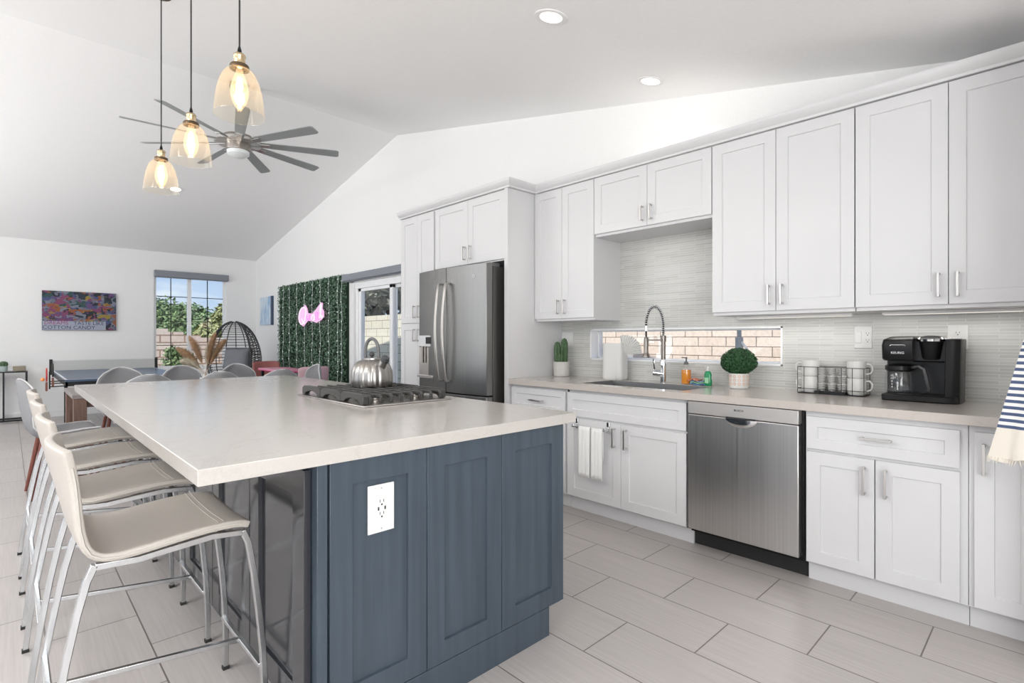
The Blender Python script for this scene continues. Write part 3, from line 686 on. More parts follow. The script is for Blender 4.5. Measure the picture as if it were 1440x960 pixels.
# ------------------------------------------------------------------ bar stools
def make_stool():
    t = thing('bar_stool', 'cream leather bar stool nearest the camera, first of four along the island', 'bar stool', (.32, 1.95, 0), 0, 'cream leather stools along the island')
    prof = [(-.222, .945), (-.213, .90), (-.206, .86), (-.198, .80), (-.190, .74), (-.180, .70), (-.165, .672), (-.140, .656), (-.10, .651), (-.04, .656), (.03, .664), (.10, .670), (.16, .671), (.20, .667), (.222, .658)]
    b = MB(); n = 10; rows = []
    for i, (x, z) in enumerate(prof):
        row = []; back = max(0, min(1, (z - .67) / .2)); seat = 1 - back
        hw = .215 - .02 * back
        for j in range(n + 1):
            v = -1 + 2 * j / n
            dx = -.028 * back * (1 - v * v) + (.012 * back); dz = -.008 * seat * (1 - v * v) + (.006 * (1 - v * v) if i == 0 else 0)
            row.append(b.bm.verts.new((x + dx, v * hw, z + dz)))
        rows.append(row)
    for a, c in zip(rows, rows[1:]):
        for j in range(n): b.bm.faces.new([a[j], a[j + 1], c[j + 1], c[j]])
    o = b.build('seat_shell', leather_m, t, smooth=80)
    s = o.modifiers.new('solidify', 'SOLIDIFY'); s.thickness = .023; s.offset = 0
    bv = o.modifiers.new('bevel', 'BEVEL'); bv.width = .006; bv.segments = 2; bv.limit_method = 'ANGLE'; bv.angle_limit = math.radians(50)
    sd = o.modifiers.new('sub', 'SUBSURF'); sd.levels = 1; sd.render_levels = 1
    # seams following the rim
    for sg in (-1, 1):
        sm = []
        for (x, z) in prof[1:-1]:
            back = max(0, min(1, (z - .67) / .2)); hw = .215 - .02 * back
            sm.append((x + .012 * back, sg * (hw + .001), z))
        MB().tube(sm, .0035, 6).build('seam', stitch_m, t)
    for xo in (.135, .150): MB().tube([(xo, -.205 + .041 * i, .6715 + .0128 - .008 * (1 - (-1 + .2 * i) ** 2)) for i in range(11)], .0012, 5).build('seam', stitch_m, t)
    for sg in (-1, 1):
        y = sg * .195
        rear = [(-.155, y, .640), (-.172, y, .60), (-.192, y * 1.01, .52), (-.215, y * 1.02, .40), (-.238, y * 1.04, .26), (-.258, y * 1.06, .12), (-.270, y * 1.07, .004)]
        front = [(.205, y, .640), (.222, y, .60), (.238, y * 1.01, .50), (.252, y * 1.02, .38), (.262, y * 1.04, .26), (.268, y * 1.06, .12), (.268, y * 1.07, .004)]
        for pts in (rear, front):
            l = MB().sweep(pts, .018, .018).build('leg', satin_m, t, bevel=.002, smooth=40)
            x, yy, z = pts[-1]; MB().box(x - .011, x + .011, yy - .011, yy + .011, 0, .012).build('foot_cap', blackmat_m, l)
        MB().sweep([(-.155, y, .634), (-.06, y, .628), (.03, y, .636), (.12, y, .643), (.205, y, .634)], .018, .018).build('seat_rail', satin_m, t, bevel=.002)
    MB().sweep([(.258, -.20, .20), (.258, .20, .20)], .014, .016, (0, 0, 1)).build('stretcher', satin_m, t, bevel=.002)
    MB().sweep([(-.240, -.20, .26), (-.240, .20, .26)], .014, .016, (0, 0, 1)).build('stretcher', satin_m, t, bevel=.002)
    MB().sweep([(-.238, 0, .26), (.256, 0, .20)], .014, .016, (0, 1, 0)).build('stretcher', satin_m, t, bevel=.002)
    for x in (-.10, .15): MB().sweep([(x, -.195, .638), (x, .195, .638)], .018, .014, (1, 0, 0)).build('cross_rail', satin_m, t)
    return t
st = make_stool()
G = 'cream leather stools along the island'
dup(st, (.32, 2.61, 0), 0, 'cream leather bar stool second from the camera along the island', G)
dup(st, (.32, 3.26, 0), 0, 'cream leather bar stool third from the camera along the island', G)
dup(st, (.32, 3.91, 0), 0, 'cream leather bar stool farthest from the camera, nearest the dining table', G)
#PART2
# ------------------------------------------------------------------ faucet
fa = thing('spring_faucet', 'tall spring neck kitchen faucet behind the sink', 'faucet', (3.435, 1.985, .914))
MB().lathe([(.028, 0), (.028, .006), (.022, .010), (.021, .10), (.024, .12), (.024, .15), (.018, .17)], seg=24).build('body', chrome_m, fa)
MB().cyl((0, 0, .16), (0, 0, .335), .0165, .0165, 20).cyl((0, 0, .30), (0, 0, .345), .021, .021, 20).build('column', nickeld_m, fa)
MB().cyl((0, .0, .065), (-.045, .060, .075), .021, .021, 20).build('valve', chrome_m, fa, bevel=.003)
MB().cyl((-.035, .05, .078), (-.055, .048, .175), .005, .006, 10).build('lever', chrome_m, fa)
arch = []
for i in range(41):
    a = PI * i / 40; arch.append(Vector((-.115 + .115 * math.cos(a), 0, .405 + .145 * math.sin(a))))
hose = [Vector((0, 0, .34)), Vector((0, 0, .37))] + arch + [Vector((-.23, 0, .40)), Vector((-.23, 0, .33))]
MB().tube(hose, .0065, 8).build('hose', blackmat_m, fa)
sp = []; tot = [Vector((0, 0, .35)), Vector((0, 0, .38))] + arch
N_T = 30; n = N_T * 10
import bisect
cum = [0]
for a, c in zip(tot, tot[1:]): cum.append(cum[-1] + (c - a).length)
def at_len(s):
    k = min(len(tot) - 2, max(0, bisect.bisect(cum, s) - 1)); f_ = (s - cum[k]) / max(1e-9, cum[k + 1] - cum[k]); p = tot[k].lerp(tot[k + 1], min(1, f_)); return p, (tot[k + 1] - tot[k]).normalized()
for i in range(n + 1):
    p, t_ = at_len(cum[-1] * i / n); nn = Vector((0, 1, 0)); bb = t_.cross(nn); a = 2 * PI * i / 10
    sp.append(p + (nn * math.cos(a) + bb * math.sin(a)) * .0125)
MB().tube(sp, .0022, 5).build('spring', chrome_m, fa, smooth=80)
MB().cyl((-.23, 0, .375), (-.23, 0, .41), .011, .013, 16).build('collar', chrome_m, fa)
MB().lathe([(.008, .335), (.014, .325), (.0155, .31), (.0155, .225), (.018, .215), (.026, .200), (.026, .192), (.015, .190), (.001, .190)], (-.23, 0, 0), 24).build('spray_head', nickeld_m, fa)
MB().cyl((0, 0, .312), (-.215, 0, .312), .006, .006, 12).build('docking_arm', nickel_m, fa)

# ------------------------------------------------------------------ worktop objects
ZT = .9145
c = thing('potted_cactus', 'small cactus in a round grey pot in the worktop corner by the tall panel', 'plant', (3.42, 2.945, ZT))
MB().lathe([(.001, 0), (.062, 0), (.067, .006), (.071, .125), (.066, .125), (.064, .115), (.001, .113)], seg=36).build('pot', stone_m, c)
MB().lathe([(.001, .116), (.0645, .1155)], seg=24).build('soil', soil_m, c)
star = lambda a: 1 + .16 * math.cos(a * 8)
for (x, y, r, h_, tl) in ((-.022, .022, .025, .185, .02), (.016, -.014, .027, .215, -.02), (-.030, -.014, .020, .08, -.02)):
    qd = Vector((tl * .5, tl * 2, 1)).normalized().to_track_quat('Z', 'Y')
    MB().lathe([(r * .7, 0), (r, .02), (r * 1.05, h_ * .5), (r * .95, h_ * .8), (r * .6, h_ * .95), (.001, h_)], (x, y, .112), 48, rib=star, q=qd).build('cactus_stem', cactus_m, c, smooth=60)
v = thing('ceramic_vase', 'tall white rounded square vase standing left of the sink', 'vase', (3.455, 2.42, ZT))
def rsq(a, n=5): return (abs(math.cos(a)) ** n + abs(math.sin(a)) ** n) ** (-1 / n)
b = MB(); rings = []
for (s, z) in ((.90, 0), (.98, .008), (1.0, .03), (.97, .275), (.99, .285), (.93, .285), (.90, .27), (.90, .02)):
    rings.append([Vector((.058 * s * math.cos(2 * PI * i / 48) * rsq(2 * PI * i / 48), .094 * s * math.sin(2 * PI * i / 48) * rsq(2 * PI * i / 48), z)) for i in range(48)])
b.ring_strip(rings); b.build('vessel', ceramic_m, v)
RV0 = Vector((.7208, -.693, 0)); FV0 = Vector((.693, .7208, 0)); UP = Vector((0, 0, 1))
b = MB(); n = 28; c0 = RV0 * .045 + UP * .20 - FV0 * .075; pts0, pts1 = [], []
for i in range(n + 1):
    a = math.radians(2 + 96 * i / n); off = .005 * (1 if i % 2 else -1); r1 = .155 + (.006 if i % 4 == 2 else 0) - .02 * abs(i / n - .5)
    d_ = RV0 * math.cos(a) + UP * math.sin(a)
    pts0.append(c0 + d_ * .02 + FV0 * off * .2); pts1.append(c0 + d_ * r1 + FV0 * off)
R0 = [b.bm.verts.new(p) for p in pts0]; R1 = [b.bm.verts.new(p) for p in pts1]
for i in range(n): b.bm.faces.new([R0[i], R0[i + 1], R1[i + 1], R1[i]])
fan_ = thing('dried_palm_fan', 'white pleated dried palm fan leaning on the front of the white vase', 'dried leaf', (3.455, 2.42, ZT))
o = b.build('fan_blade', ceramic_m, fan_, smooth=0); s_ = o.modifiers.new('solid', 'SOLIDIFY'); s_.thickness = .0015
MB().tube([c0 + RV0 * .02, c0 - RV0 * .03 - UP * .05, c0 - RV0 * .06 - UP * .198], .003, 6).build('stem', ceramic_m, fan_)
s = thing('soap_dispenser', 'clear pump bottle of orange soap by the faucet', 'soap bottle', (3.47, 1.825, ZT))
MB().lathe([(.001, 0), (.031, 0), (.034, .006), (.034, .105), (.030, .125), (.018, .138), (.013, .142), (.013, .148)], seg=32).build('bottle', clear_m, s)
MB().lathe([(.001, .003), (.030, .003), (.032, .008), (.032, .100), (.001, .100)], seg=32).build('orange_soap', mat('orange soap', (.90, .33, .04), .25), s)
MB().lathe([(.015, .138), (.017, .142), (.014, .156), (.006, .160), (.005, .180), (.008, .182), (.008, .190), (.001, .191)], seg=20).box(-.004, .004, -.002, .036, .183, .190).build('pump', grey_m, s)
cols = [((.10, .22, .45), 'blue'), ((.30, .50, .30), 'green'), ((.25, .45, .62), 'pale blue'), ((.62, .25, .18), 'rust orange')]
for i, (cc, nm) in enumerate(cols):
    m_ = add_noise(mat('sponge cloth ' + nm, cc, .9), nscale=60, amt=.25)
    w = .056 - .006 * i; b = MB(); n = 10; z = .010 * i if i < 3 else .030
    rows = [[Vector((-.035 + .07 * (j / 4), -w + 2 * w * k / n, z + .0045 + .004 * math.sin(k * .9 + i) * (1 if i < 3 else 2) + .003)) for k in range(n + 1)] for j in range(5)]
    b.ring_strip(rows, closed=False)
    o = b.build('cloth', m_, None, smooth=80); o.modifiers.new('solid', 'SOLIDIFY').thickness = .006
    o.location = (3.47, 1.725 + .004 * i + (.022 if i == 3 else 0), ZT); o.name = 'dish_cloth'
    tag(o, '%s folded dish cloth in the small pile beside the green bottle' % nm, 'cloth', 'folded dish cloths')
g = thing('dish_soap_bottle', 'green dish soap bottle with a white cap', 'soap bottle', (3.45, 1.655, ZT))
b = MB(); rings = []
for (a_, z) in ((.020, 0), (.024, .004), (.026, .03), (.021, .055), (.024, .075), (.018, .092), (.010, .100), (.009, .106)):
    rings.append([Vector((a_ * .72 * math.cos(2 * PI * i / 28), a_ * 1.1 * math.sin(2 * PI * i / 28), z)) for i in range(28)])
b.ring_strip(rings); b.build('bottle', mat('green soap', (.01, .28, .10), .15), g)
MB().lathe([(.013, .100), (.013, .120), (.007, .122), (.006, .128), (.001, .129)], seg=20).build('cap', ceramic_m, g)
MB().box(-.0215, -.0195, -.014, .014, .018, .055).build('label_sticker', mat('pale green label', (.35, .65, .40), .5), g)
# topiary
tpn = thing('potted_topiary', 'round green topiary ball in a patterned white pot under the strip window', 'plant', (3.40, 1.425, ZT))
MB().lathe([(.001, 0), (.052, 0), (.058, .006), (.062, .05), (.063, .098), (.058, .098), (.056, .09), (.001, .088)], seg=40).build('pot', ceramic_m, tpn)
pm = mat('apricot pattern', (.70, .42, .28), .5)
b = MB()
for k in range(14):
    for j, z in enumerate((.032, .056, .080)):
        a = 2 * PI * (k + .0 * j) / 14; r = .0605 + .0012 * j; q_ = Vector((math.cos(a), math.sin(a), .02)).to_track_quat('Z', 'Y')
        ctr = Vector((r * math.cos(a), r * math.sin(a), z)); 
        ro = [ctr + q_ @ Vector((.0095 * math.cos(2 * PI * i / 6), .0095 * math.sin(2 * PI * i / 6), .0012)) for i in range(6)]
        ri = [ctr + q_ @ Vector((.0055 * math.cos(2 * PI * i / 6), .0055 * math.sin(2 * PI * i / 6), .0014)) for i in range(6)]
        A = [b.bm.verts.new(p) for p in ro]; Bv = [b.bm.verts.new(p) for p in ri]
        for i in range(6): b.bm.faces.new([A[i], A[(i + 1) % 6], Bv[(i + 1) % 6], Bv[i]])
tag(b.build('pot_pattern', pm, tpn), kind=None)
b = MB(); 
for i in range(5200):
    d_ = Vector((random.gauss(0, 1), random.gauss(0, 1), random.gauss(0, 1))).normalized(); r = .100 * random.uniform(.86, 1.06)
    p = Vector((d_.x * r * 1.06, d_.y * r * 1.06, .165 + d_.z * r * (.92 if d_.z > 0 else .70)))
    b.leaf(p, d_ + Vector((random.uniform(-.8, .8), random.uniform(-.8, .8), random.uniform(-.8, .8))), .0072, .5)
b.sphere((0, 0, .165), .088, 24, 16, (1, 1, .82))
b.build('foliage', topiary_m, tpn, smooth=0, recalc=False)
# wire caddy
CYA, CYB = .735, 1.070; CXA, CXB = 3.385, 3.515
cd = thing('wire_caddy', 'black wire caddy holding white mugs and coffee pods', 'caddy', (0, 0, ZT))
def loop(z, r=.0018, x0=CXA, x1=CXB, y0=CYA, y1=CYB): return MB().tube([(x0, y0, z), (x1, y0, z), (x1, y1, z), (x0, y1, z)], r, 6, closed=True)
b = loop(.003); 
for z in (.028, .155):
    bb = [(CXA, CYA, z), (CXB, CYA, z), (CXB, CYB, z), (CXA, CYB, z)]; b.tube(bb, .0018, 6, closed=True)
for y in (CYA, CYA + .055, CYA + .108, CYB - .108, CYB - .035, CYB):
    for x in (CXA, CXB): b.tube([(x, y, .003), (x, y, .155)], .0018, 6)
b.build('wire_frame', blackmetal_m, cd)
MB().box(CXA, CXB, CYA, CYB, .0, .003).build('tray', blackmetal_m, cd)
def mug_parts(t):
    MB().lathe([(.001, 0), (.038, 0), (.043, .006), (.0465, .03), (.0465, .094), (.0435, .094), (.043, .012), (.001, .008)], seg=36).build('cup', ceramic_m, t)
    MB().tube([(0, .044, .078), (0, .062, .080), (0, .075, .066), (0, .076, .045), (0, .066, .028), (0, .044, .022)], .0048, 8).build('handle', ceramic_m, t)
mg = thing('mug', 'lower white mug of the left stack in the wire caddy, under another mug', 'mug', (3.45, 1.020, ZT + .004), 0, 'white mugs in the wire caddy'); mug_parts(mg)
GM = 'white mugs in the wire caddy'
dup(mg, (3.45, 1.020, ZT + .004 + .0945), .25, 'upper white mug of the left stack in the wire caddy', GM)
dup(mg, (3.45, .785, ZT + .004), PI, 'lower white mug of the right stack in the wire caddy, under another mug', GM)
dup(mg, (3.45, .785, ZT + .004 + .0945), PI + .1, 'upper white mug of the right stack, beside the coffee maker', GM)
m_ = mat('dotted pod paper', (.62, .62, .60), .6); N, K, bs = nodes(m_)
t_ = N.new('ShaderNodeTexCoord'); ck_ = N.new('ShaderNodeTexChecker'); ck_.inputs['Scale'].default_value = 190; ck_.inputs[1].default_value = (.62, .62, .60, 1); ck_.inputs[2].default_value = (.10, .10, .10, 1)
K.new(t_.outputs['Object'], ck_.inputs[0]); K.new(ck_.outputs[0], bs.inputs['Base Color'])
pod0 = None
for r_ in range(3):
    for c_ in range(3):
        nm = 'white dotted coffee pod, %s row, %s of its three in the wire caddy' % (('bottom', 'middle', 'top')[r_], ('left', 'centre', 'right')[c_])
        loc = (3.43, .955 - .052 * c_, ZT + .018 + .0455 * r_)
        if pod0 is None:
            pod0 = thing('coffee_pod', nm, 'coffee pod', loc, 0, 'coffee pods in the wire caddy')
            MB().lathe([(.001, 0), (.0165, 0), (.0215, .038), (.0215, .040)], seg=24).build('cup', m_, pod0)
            MB().lathe([(.0255, .040), (.0255, .0435), (.001, .0445)], seg=24, cap0=True).build('lid', ceramic_m, pod0)
        else: dup(pod0, loc, 0, nm, 'coffee pods in the wire caddy')
MB().box(CXA + .02, CXB - .02, .83, .985, .003, .017).build('pod_shelf', blackmetal_m, cd)
# coffee maker
cm = thing('coffee_maker', 'black drip and pod coffee maker with glass carafe on the worktop', 'coffee maker', (3.32, .49, ZT))
# local: x 0..0.21 depth, y -.155..+.155 (plus = left in picture)
bp = MB().prism([(-.02, -.105), (-.02, .150), (.20, .155), (.20, -.155), (.0, -.155)], lambda u, v, w: (u, v, w), 0, .034).build('base', black_m, cm, bevel=.006)
MB().box(.12, .205, -.14, .15, .03, .24).build('back_column', black_m, cm, bevel=.006)
pts = []
tw = MB(); rings = []
for (z, e) in ((0, 0), (.02, .0), (.22, .006), (.318, .010)):
    rings.append([Vector((.005 - e + .20 * u, -.165 - e * .6 + .062 * v, z)) for u, v in ((0, 1), (0, .35), (.06, .08), (.16, 0), (.9, 0), (1, .1), (1, 1))])
tw.ring_strip(rings); tw.build('water_tank', black_m, cm, bevel=.004, smooth=40)
MB().box(.02, .20, -.155, -.105, .316, .324).build('tank_lid', chrome_m, cm, bevel=.006)
hd = MB(); rings = []
for (z, e) in ((.205, .008), (.215, 0), (.285, -.002), (.315, .004), (.33, .03), (.333, .06)):
    rings.append([Vector((x_, y_, z)) for x_, y_ in ((-.002 + e, .02), (-.002 + e, .135 - e), (.012 + e, .152 - e), (.10, .158 - e), (.20, .155 - e), (.20, .02))])
hd.ring_strip(rings); h1 = hd.build('brew_head', black_m, cm, bevel=.003, smooth=40)
MB().tube([(-.004, .115, .283), (-.006, .110, .288), (-.006, .055, .288), (-.004, .05, .283)], .0018, 6).build('trim_line', chrome_m, h1)
text('KEURIG', .0165, mat('silver lettering', (.75, .75, .75), .3, .5), h1, mx_negx((-.0035, .083, .247)), 'lettering')
MB().box(.05, .205, -.11, .03, .20, .32).build('rear_housing', black_m, cm, bevel=.008)
MB().lathe([(.030, .215), (.036, .222), (.047, .295), (.050, .305)], (.045, -.048, 0), 36, cap0=True).build('pod_holder', black_m, cm)
MB().lathe([(.050, .303), (.058, .307), (.060, .318), (.054, .326), (.042, .327), (.040, .322)], (.045, -.048, 0), 40).build('silver_ring', chrome_m, cm)
MB().lathe([(.045, .318), (.042, .330), (.02, .336), (.001, .337)], (.045, -.048, 0), 36).build('pod_lid', black_m, cm)
ca = MB().lathe([(.001, .036), (.050, .036), (.060, .045), (.064, .08), (.060, .13), (.052, .158), (.050, .165)], (.055, .085, 0), 36).build('carafe', clear_m, cm)
MB().lathe([(.054, .150), (.062, .158), (.062, .178), (.05, .186), (.001, .188)], (.055, .085, 0), 36).build('lid', black_m, ca)
MB().sweep([(.035, .03, .172), (.012, -.005, .180), (.002, -.026, .166), (-.002, -.036, .12), (-.002, -.046, .07), (.004, -.042, .055)], .016, .014, (1, 0, 0)).build('handle', mat('carafe handle plastic', (.035, .035, .036), .3), ca, bevel=.002)
text('12\n10\n8\n6\n4', .0145, mat('scale marks', (.7, .7, .7), .5), ca, mx_negx((-.0105, .105, .1)), 'scale_marks')
# striped towel on hook
tm = mat('striped towel', (.8, .78, .72), .95); N, K, bs = nodes(tm)
t_ = N.new('ShaderNodeTexCoord'); sp_ = N.new('ShaderNodeSeparateXYZ'); K.new(t_.outputs['Object'], sp_.inputs[0])
m1 = N.new('ShaderNodeMath'); m1.operation = 'MULTIPLY'; m1.inputs[1].default_value = 1 / .0235; K.new(sp_.outputs['Z'], m1.inputs[0])
m2 = N.new('ShaderNodeMath'); m2.operation = 'FRACT'; K.new(m1.outputs[0], m2.inputs[0])
m3 = N.new('ShaderNodeMath'); m3.operation = 'GREATER_THAN'; m3.inputs[1].default_value = .52; K.new(m2.outputs[0], m3.inputs[0])
m4 = N.new('ShaderNodeMath'); m4.operation = 'GREATER_THAN'; m4.inputs[1].default_value = .905; K.new(sp_.outputs['Z'], m4.inputs[0])
m5 = N.new('ShaderNodeMath'); m5.operation = 'MULTIPLY'; K.new(m3.outputs[0], m5.inputs[0]); K.new(m4.outputs[0], m5.inputs[1])
mx_ = N.new('ShaderNodeMixRGB'); mx_.inputs[1].default_value = (.78, .73, .64, 1); mx_.inputs[2].default_value = (.07, .10, .19, 1); K.new(m5.outputs[0], mx_.inputs[0])
mw = N.new('ShaderNodeMixRGB'); mw.inputs[1].default_value = (.76, .71, .63, 1); mw.inputs[2].default_value = (.80, .79, .77, 1); K.new(m4.outputs[0], mw.inputs[0]); K.new(mw.outputs[0], mx_.inputs[1]); K.new(mx_.outputs[0], bs.inputs['Base Color'])
st_ = thing('striped_towel', 'navy and white striped towel with cream fringed end hanging at the right edge', 'towel')
b = MB(); rings = []
TY = -.02
for j in range(26):
    f_ = j / 25; z = 1.66 - (1.66 - .79) * f_; w = .012 + (.172) * f_ ** .95; row = []
    for i in range(36):
        a = 2 * PI * i / 36; ripple = 1 + .10 * math.sin(a * 6 + 1.3) * f_
        row.append(Vector((2.70 - .012 - .038 * f_ ** .7 + (.008 + .030 * f_) * math.sin(a) * ripple, TY + w * math.cos(a) * ripple, z + (.012 * math.sin(a * 4) * f_ ** 6))))
    rings.append(row)
b.ring_strip(rings, cap0=True, cap1=False); b.build('cloth', tm, st_, smooth=80)
b = MB()
for i in range(90):
    a = 2 * PI * i / 90; rr = 1 + .10 * math.sin(a * 6 + 1.3)
    p = Vector((2.65 + .038 * math.sin(a) * rr, TY + .184 * math.cos(a) * rr, .795)); b.cyl(p, p + Vector((random.uniform(-.006, .006), random.uniform(-.008, .008), -.022)), .0016, .001, 4)
tag(b.build('fringe', mat('cream fringe', (.76, .71, .63), .95), st_), kind='stuff')
hk = MB().cyl((2.72, TY, 1.68), (2.66, TY, 1.67), .006).cyl((2.66, TY, 1.665), (2.655, TY, 1.70), .006).build('wall_hook', nickel_m); tag(hk, 'small metal hook that carries the striped towel', 'hook')
# towel bar and dish towels on the sink door
tb = thing('towel_bar', 'chrome over-door towel bar on the sink cabinet door', 'towel bar')
b = MB(); b.tube([(2.868, 2.09, .622), (2.868, 2.375, .622)], .005, 10).build('bar', chrome_m, tb)
for y in (2.098, 2.367):
    MB().box(2.868, 2.9185, y - .008, y + .008, .612, .635).box(2.912, 2.9185, y - .010, y + .010, .60, .672).build('bracket', chrome_m, tb, bevel=.002)
for y0, y1, lab in ((2.212, 2.310, 'left'), (2.108, 2.200, 'right')):
    b = MB(); rows = []
    n = 12
    path = [(2.880, .40), (2.880, .50), (2.878, .60), (2.873, .627), (2.868, .631), (2.861, .627), (2.857, .60), (2.856, .50), (2.855, .40), (2.853, .32), (2.852, .285)]
    for (x, z) in path:
        rows.append([Vector((x + .0018 * math.sin(k * 1.7), y0 + (y1 - y0) * k / n + (.004 if z < .3 else 0) * (k / n - .5), z)) for k in range(n + 1)])
    b.ring_strip(rows, closed=False); o = b.build('dish_towel', towel_m, None, smooth=80); o.modifiers.new('solid', 'SOLIDIFY').thickness = .007
    tag(o, 'white dish towel hanging on the %s half of the chrome towel bar' % lab, 'towel', 'white dish towels')

# ------------------------------------------------------------------ lamps
def pendant(x, y, label):
    dz = -.033; t = thing('pendant_lamp', label, 'pendant lamp', (x, y, dz), 0, 'glass pendants above the island'); zcl = zc(y) - dz
    MB().tube([(0, 0, 2.475), (0, 0, zcl - .02)], .0035, 8).build('cord', blackmat_m, t)
    MB().lathe([(.055, zcl + .006), (.055, zcl - .022), (.02, zcl - .032), (.001, zcl - .032)], seg=28).build('ceiling_rose', bronze_m, t)
    MB().lathe([(.004, 2.49), (.008, 2.475), (.009, 2.462), (.004, 2.455)], seg=16).build('cord_grip', black_m, t)
    MB().lathe([(.004, 2.462), (.018, 2.460), (.024, 2.452), (.024, 2.446), (.022, 2.444), (.022, 2.415), (.026, 2.412), (.026, 2.400)], seg=28, rib=lambda a: 1 + .02 * math.cos(a * 14)).build('socket', brass_m, t, smooth=50)
    MB().lathe([(.026, 2.412), (.036, 2.411), (.038, 2.405), (.037, 2.394), (.026, 2.393)], seg=32).build('collar', bronze_m, t)
    MB().lathe([(.030, 2.398), (.045, 2.392), (.060, 2.375), (.074, 2.345), (.085, 2.305), (.092, 2.26), (.0965, 2.215), (.098, 2.200)], seg=56).build('glass_shade', amber_m, t, smooth=80)
    MB().tube([(.098 * math.cos(2 * PI * i / 40), .098 * math.sin(2 * PI * i / 40), 2.200) for i in range(40)], .0013, 6, closed=True).build('rim', clear_m, t)
    bl = MB().lathe([(.013, 2.393), (.015, 2.375), (.027, 2.345), (.034, 2.31), (.034, 2.285), (.026, 2.255), (.016, 2.238), (.010, 2.228), (.001, 2.226)], seg=28).build('bulb', bulb_m, t, smooth=80)
    b = MB()
    for k in range(5):
        a = 2 * PI * k / 5; b.tube([(.006 * math.cos(a), .006 * math.sin(a), 2.36), (.013 * math.cos(a), .013 * math.sin(a), 2.325), (.006 * math.cos(a), .006 * math.sin(a), 2.265)], .0016, 5)
    b.build('filament', filament_m, bl)
    light('pendant_glow', 'POINT', (x, y, 2.27), 1.6, (1, .80, .58), shadow_soft_size=.02).parent = None
pendant(.70, 2.375, 'glass bell pendant lamp nearest the camera, highest in the picture')
pendant(.70, 3.18, 'glass bell pendant lamp in the middle of the row of three')
pendant(.70, 3.93, 'glass bell pendant lamp farthest from the camera, lowest in the picture')
# recessed downlights
def downlight(x, y, label, visible=True, e=8):
    nrm = Vector((0, .2085, -1)).normalized() if y < YR else Vector((0, -.197, -1)).normalized()
    q_ = nrm.to_track_quat('Z', 'Y'); p = Vector((x, y, zc(y)))
    if visible:
        t = thing('recessed_downlight', label, 'downlight', tuple(p), 0, 'recessed ceiling downlights')
        MB().lathe([(.092, -.002), (.092, .004), (.084, .007), (.064, .004), (.060, -.0)], seg=40, q=q_).build('trim_ring', trimw_m, t)
        MB().lathe([(.062, .0025), (.001, .0035)], seg=36, q=q_).build('lens', can_m, t)
    light('downlight_beam', 'SPOT', tuple(p + nrm * .03), e * .6, (1, .95, .88), (0, 0, -1), spot_size=math.radians(125), spot_blend=.6, shadow_soft_size=.05)
downlight(2.161, 1.936, 'recessed ceiling downlight nearest the top edge, above the dishwasher aisle', e=18)
downlight(3.195, 1.944, 'recessed ceiling downlight close to the wall above the sink cabinets', e=26)
downlight(1.668, 8.426, 'small far recessed ceiling downlight beyond the pendant lamps', e=10)
downlight(.6, .9, '', False, 20)  # this beam and the next: unseen, no fixture, added as light sources
downlight(-1.5, 3.5, '', False, 20)
# ceiling fan
FX, FY, FZ = 1.665, 5.69, 3.20
fn = thing('ceiling_fan', 'large nine blade silver ceiling fan hanging from the ridge', 'ceiling fan', (FX, FY, 0))
MB().cyl((0, 0, FZ + .06), (0, 0, zc(FY) - .05), .018, .018, 16).build('downrod', fanmetal_m, fn)
MB().lathe([(.08, zc(FY) + .0), (.08, zc(FY) - .05), (.05, zc(FY) - .09), (.02, zc(FY) - .10)], seg=32).build('canopy', fanmetal_m, fn)
MB().lathe([(.02, FZ + .09), (.06, FZ + .085), (.135, FZ + .06), (.145, FZ + .03), (.145, FZ - .005), (.12, FZ - .015), (.001, FZ - .015)], seg=48).build('motor_housing', fanmetal_m, fn)
MB().lathe([(.10, FZ - .016), (.205, FZ - .014), (.205, FZ + .010), (.10, FZ + .012)], seg=54, rib=lambda a: 1 + .05 * math.cos(a * 9)).build('blade_ring', nickel_m, fn)
MB().lathe([(.115, FZ - .014), (.118, FZ - .05), (.112, FZ - .085), (.10, FZ - .09)], seg=48).build('light_housing', fanmetal_m, fn)
MB().lathe([(.104, FZ - .086), (.100, FZ - .12), (.06, FZ - .145), (.001, FZ - .15)], seg=48).build('light_lens', fanlens_m, fn)
for k in range(9):
    a = math.radians(-64 + 40 * k); ca_, sa_ = math.cos(a), math.sin(a); pitch = math.radians(-14)
    b = MB(); rings = []
    for (r, w) in ((.15, .07), (.24, .085), (.5, .098), (.85, .112), (.93, .112), (.955, .085)):
        ring = []
        for s_, h_ in ((-.5, -.003), (.0, -.004), (.5, -.003), (.5, .003), (.0, .004), (-.5, .003)):
            off = s_ * w; ring.append(Vector((ca_ * r - sa_ * off * math.cos(pitch), sa_ * r + ca_ * off * math.cos(pitch), FZ + off * math.sin(pitch) + h_)))
        rings.append(ring)
    b.ring_strip(rings); bl = b.build('blade', blade_m, fn, smooth=30)
    MB().box(-.09, .09, -.028, .028, -.009, .0).build('blade_bracket', nickel_m, bl, bevel=.003).matrix_local = Matrix.Translation((ca_ * .20, sa_ * .20, FZ - .004)) @ Matrix.Rotation(a, 4, 'Z') @ Matrix.Rotation(pitch, 4, 'X')

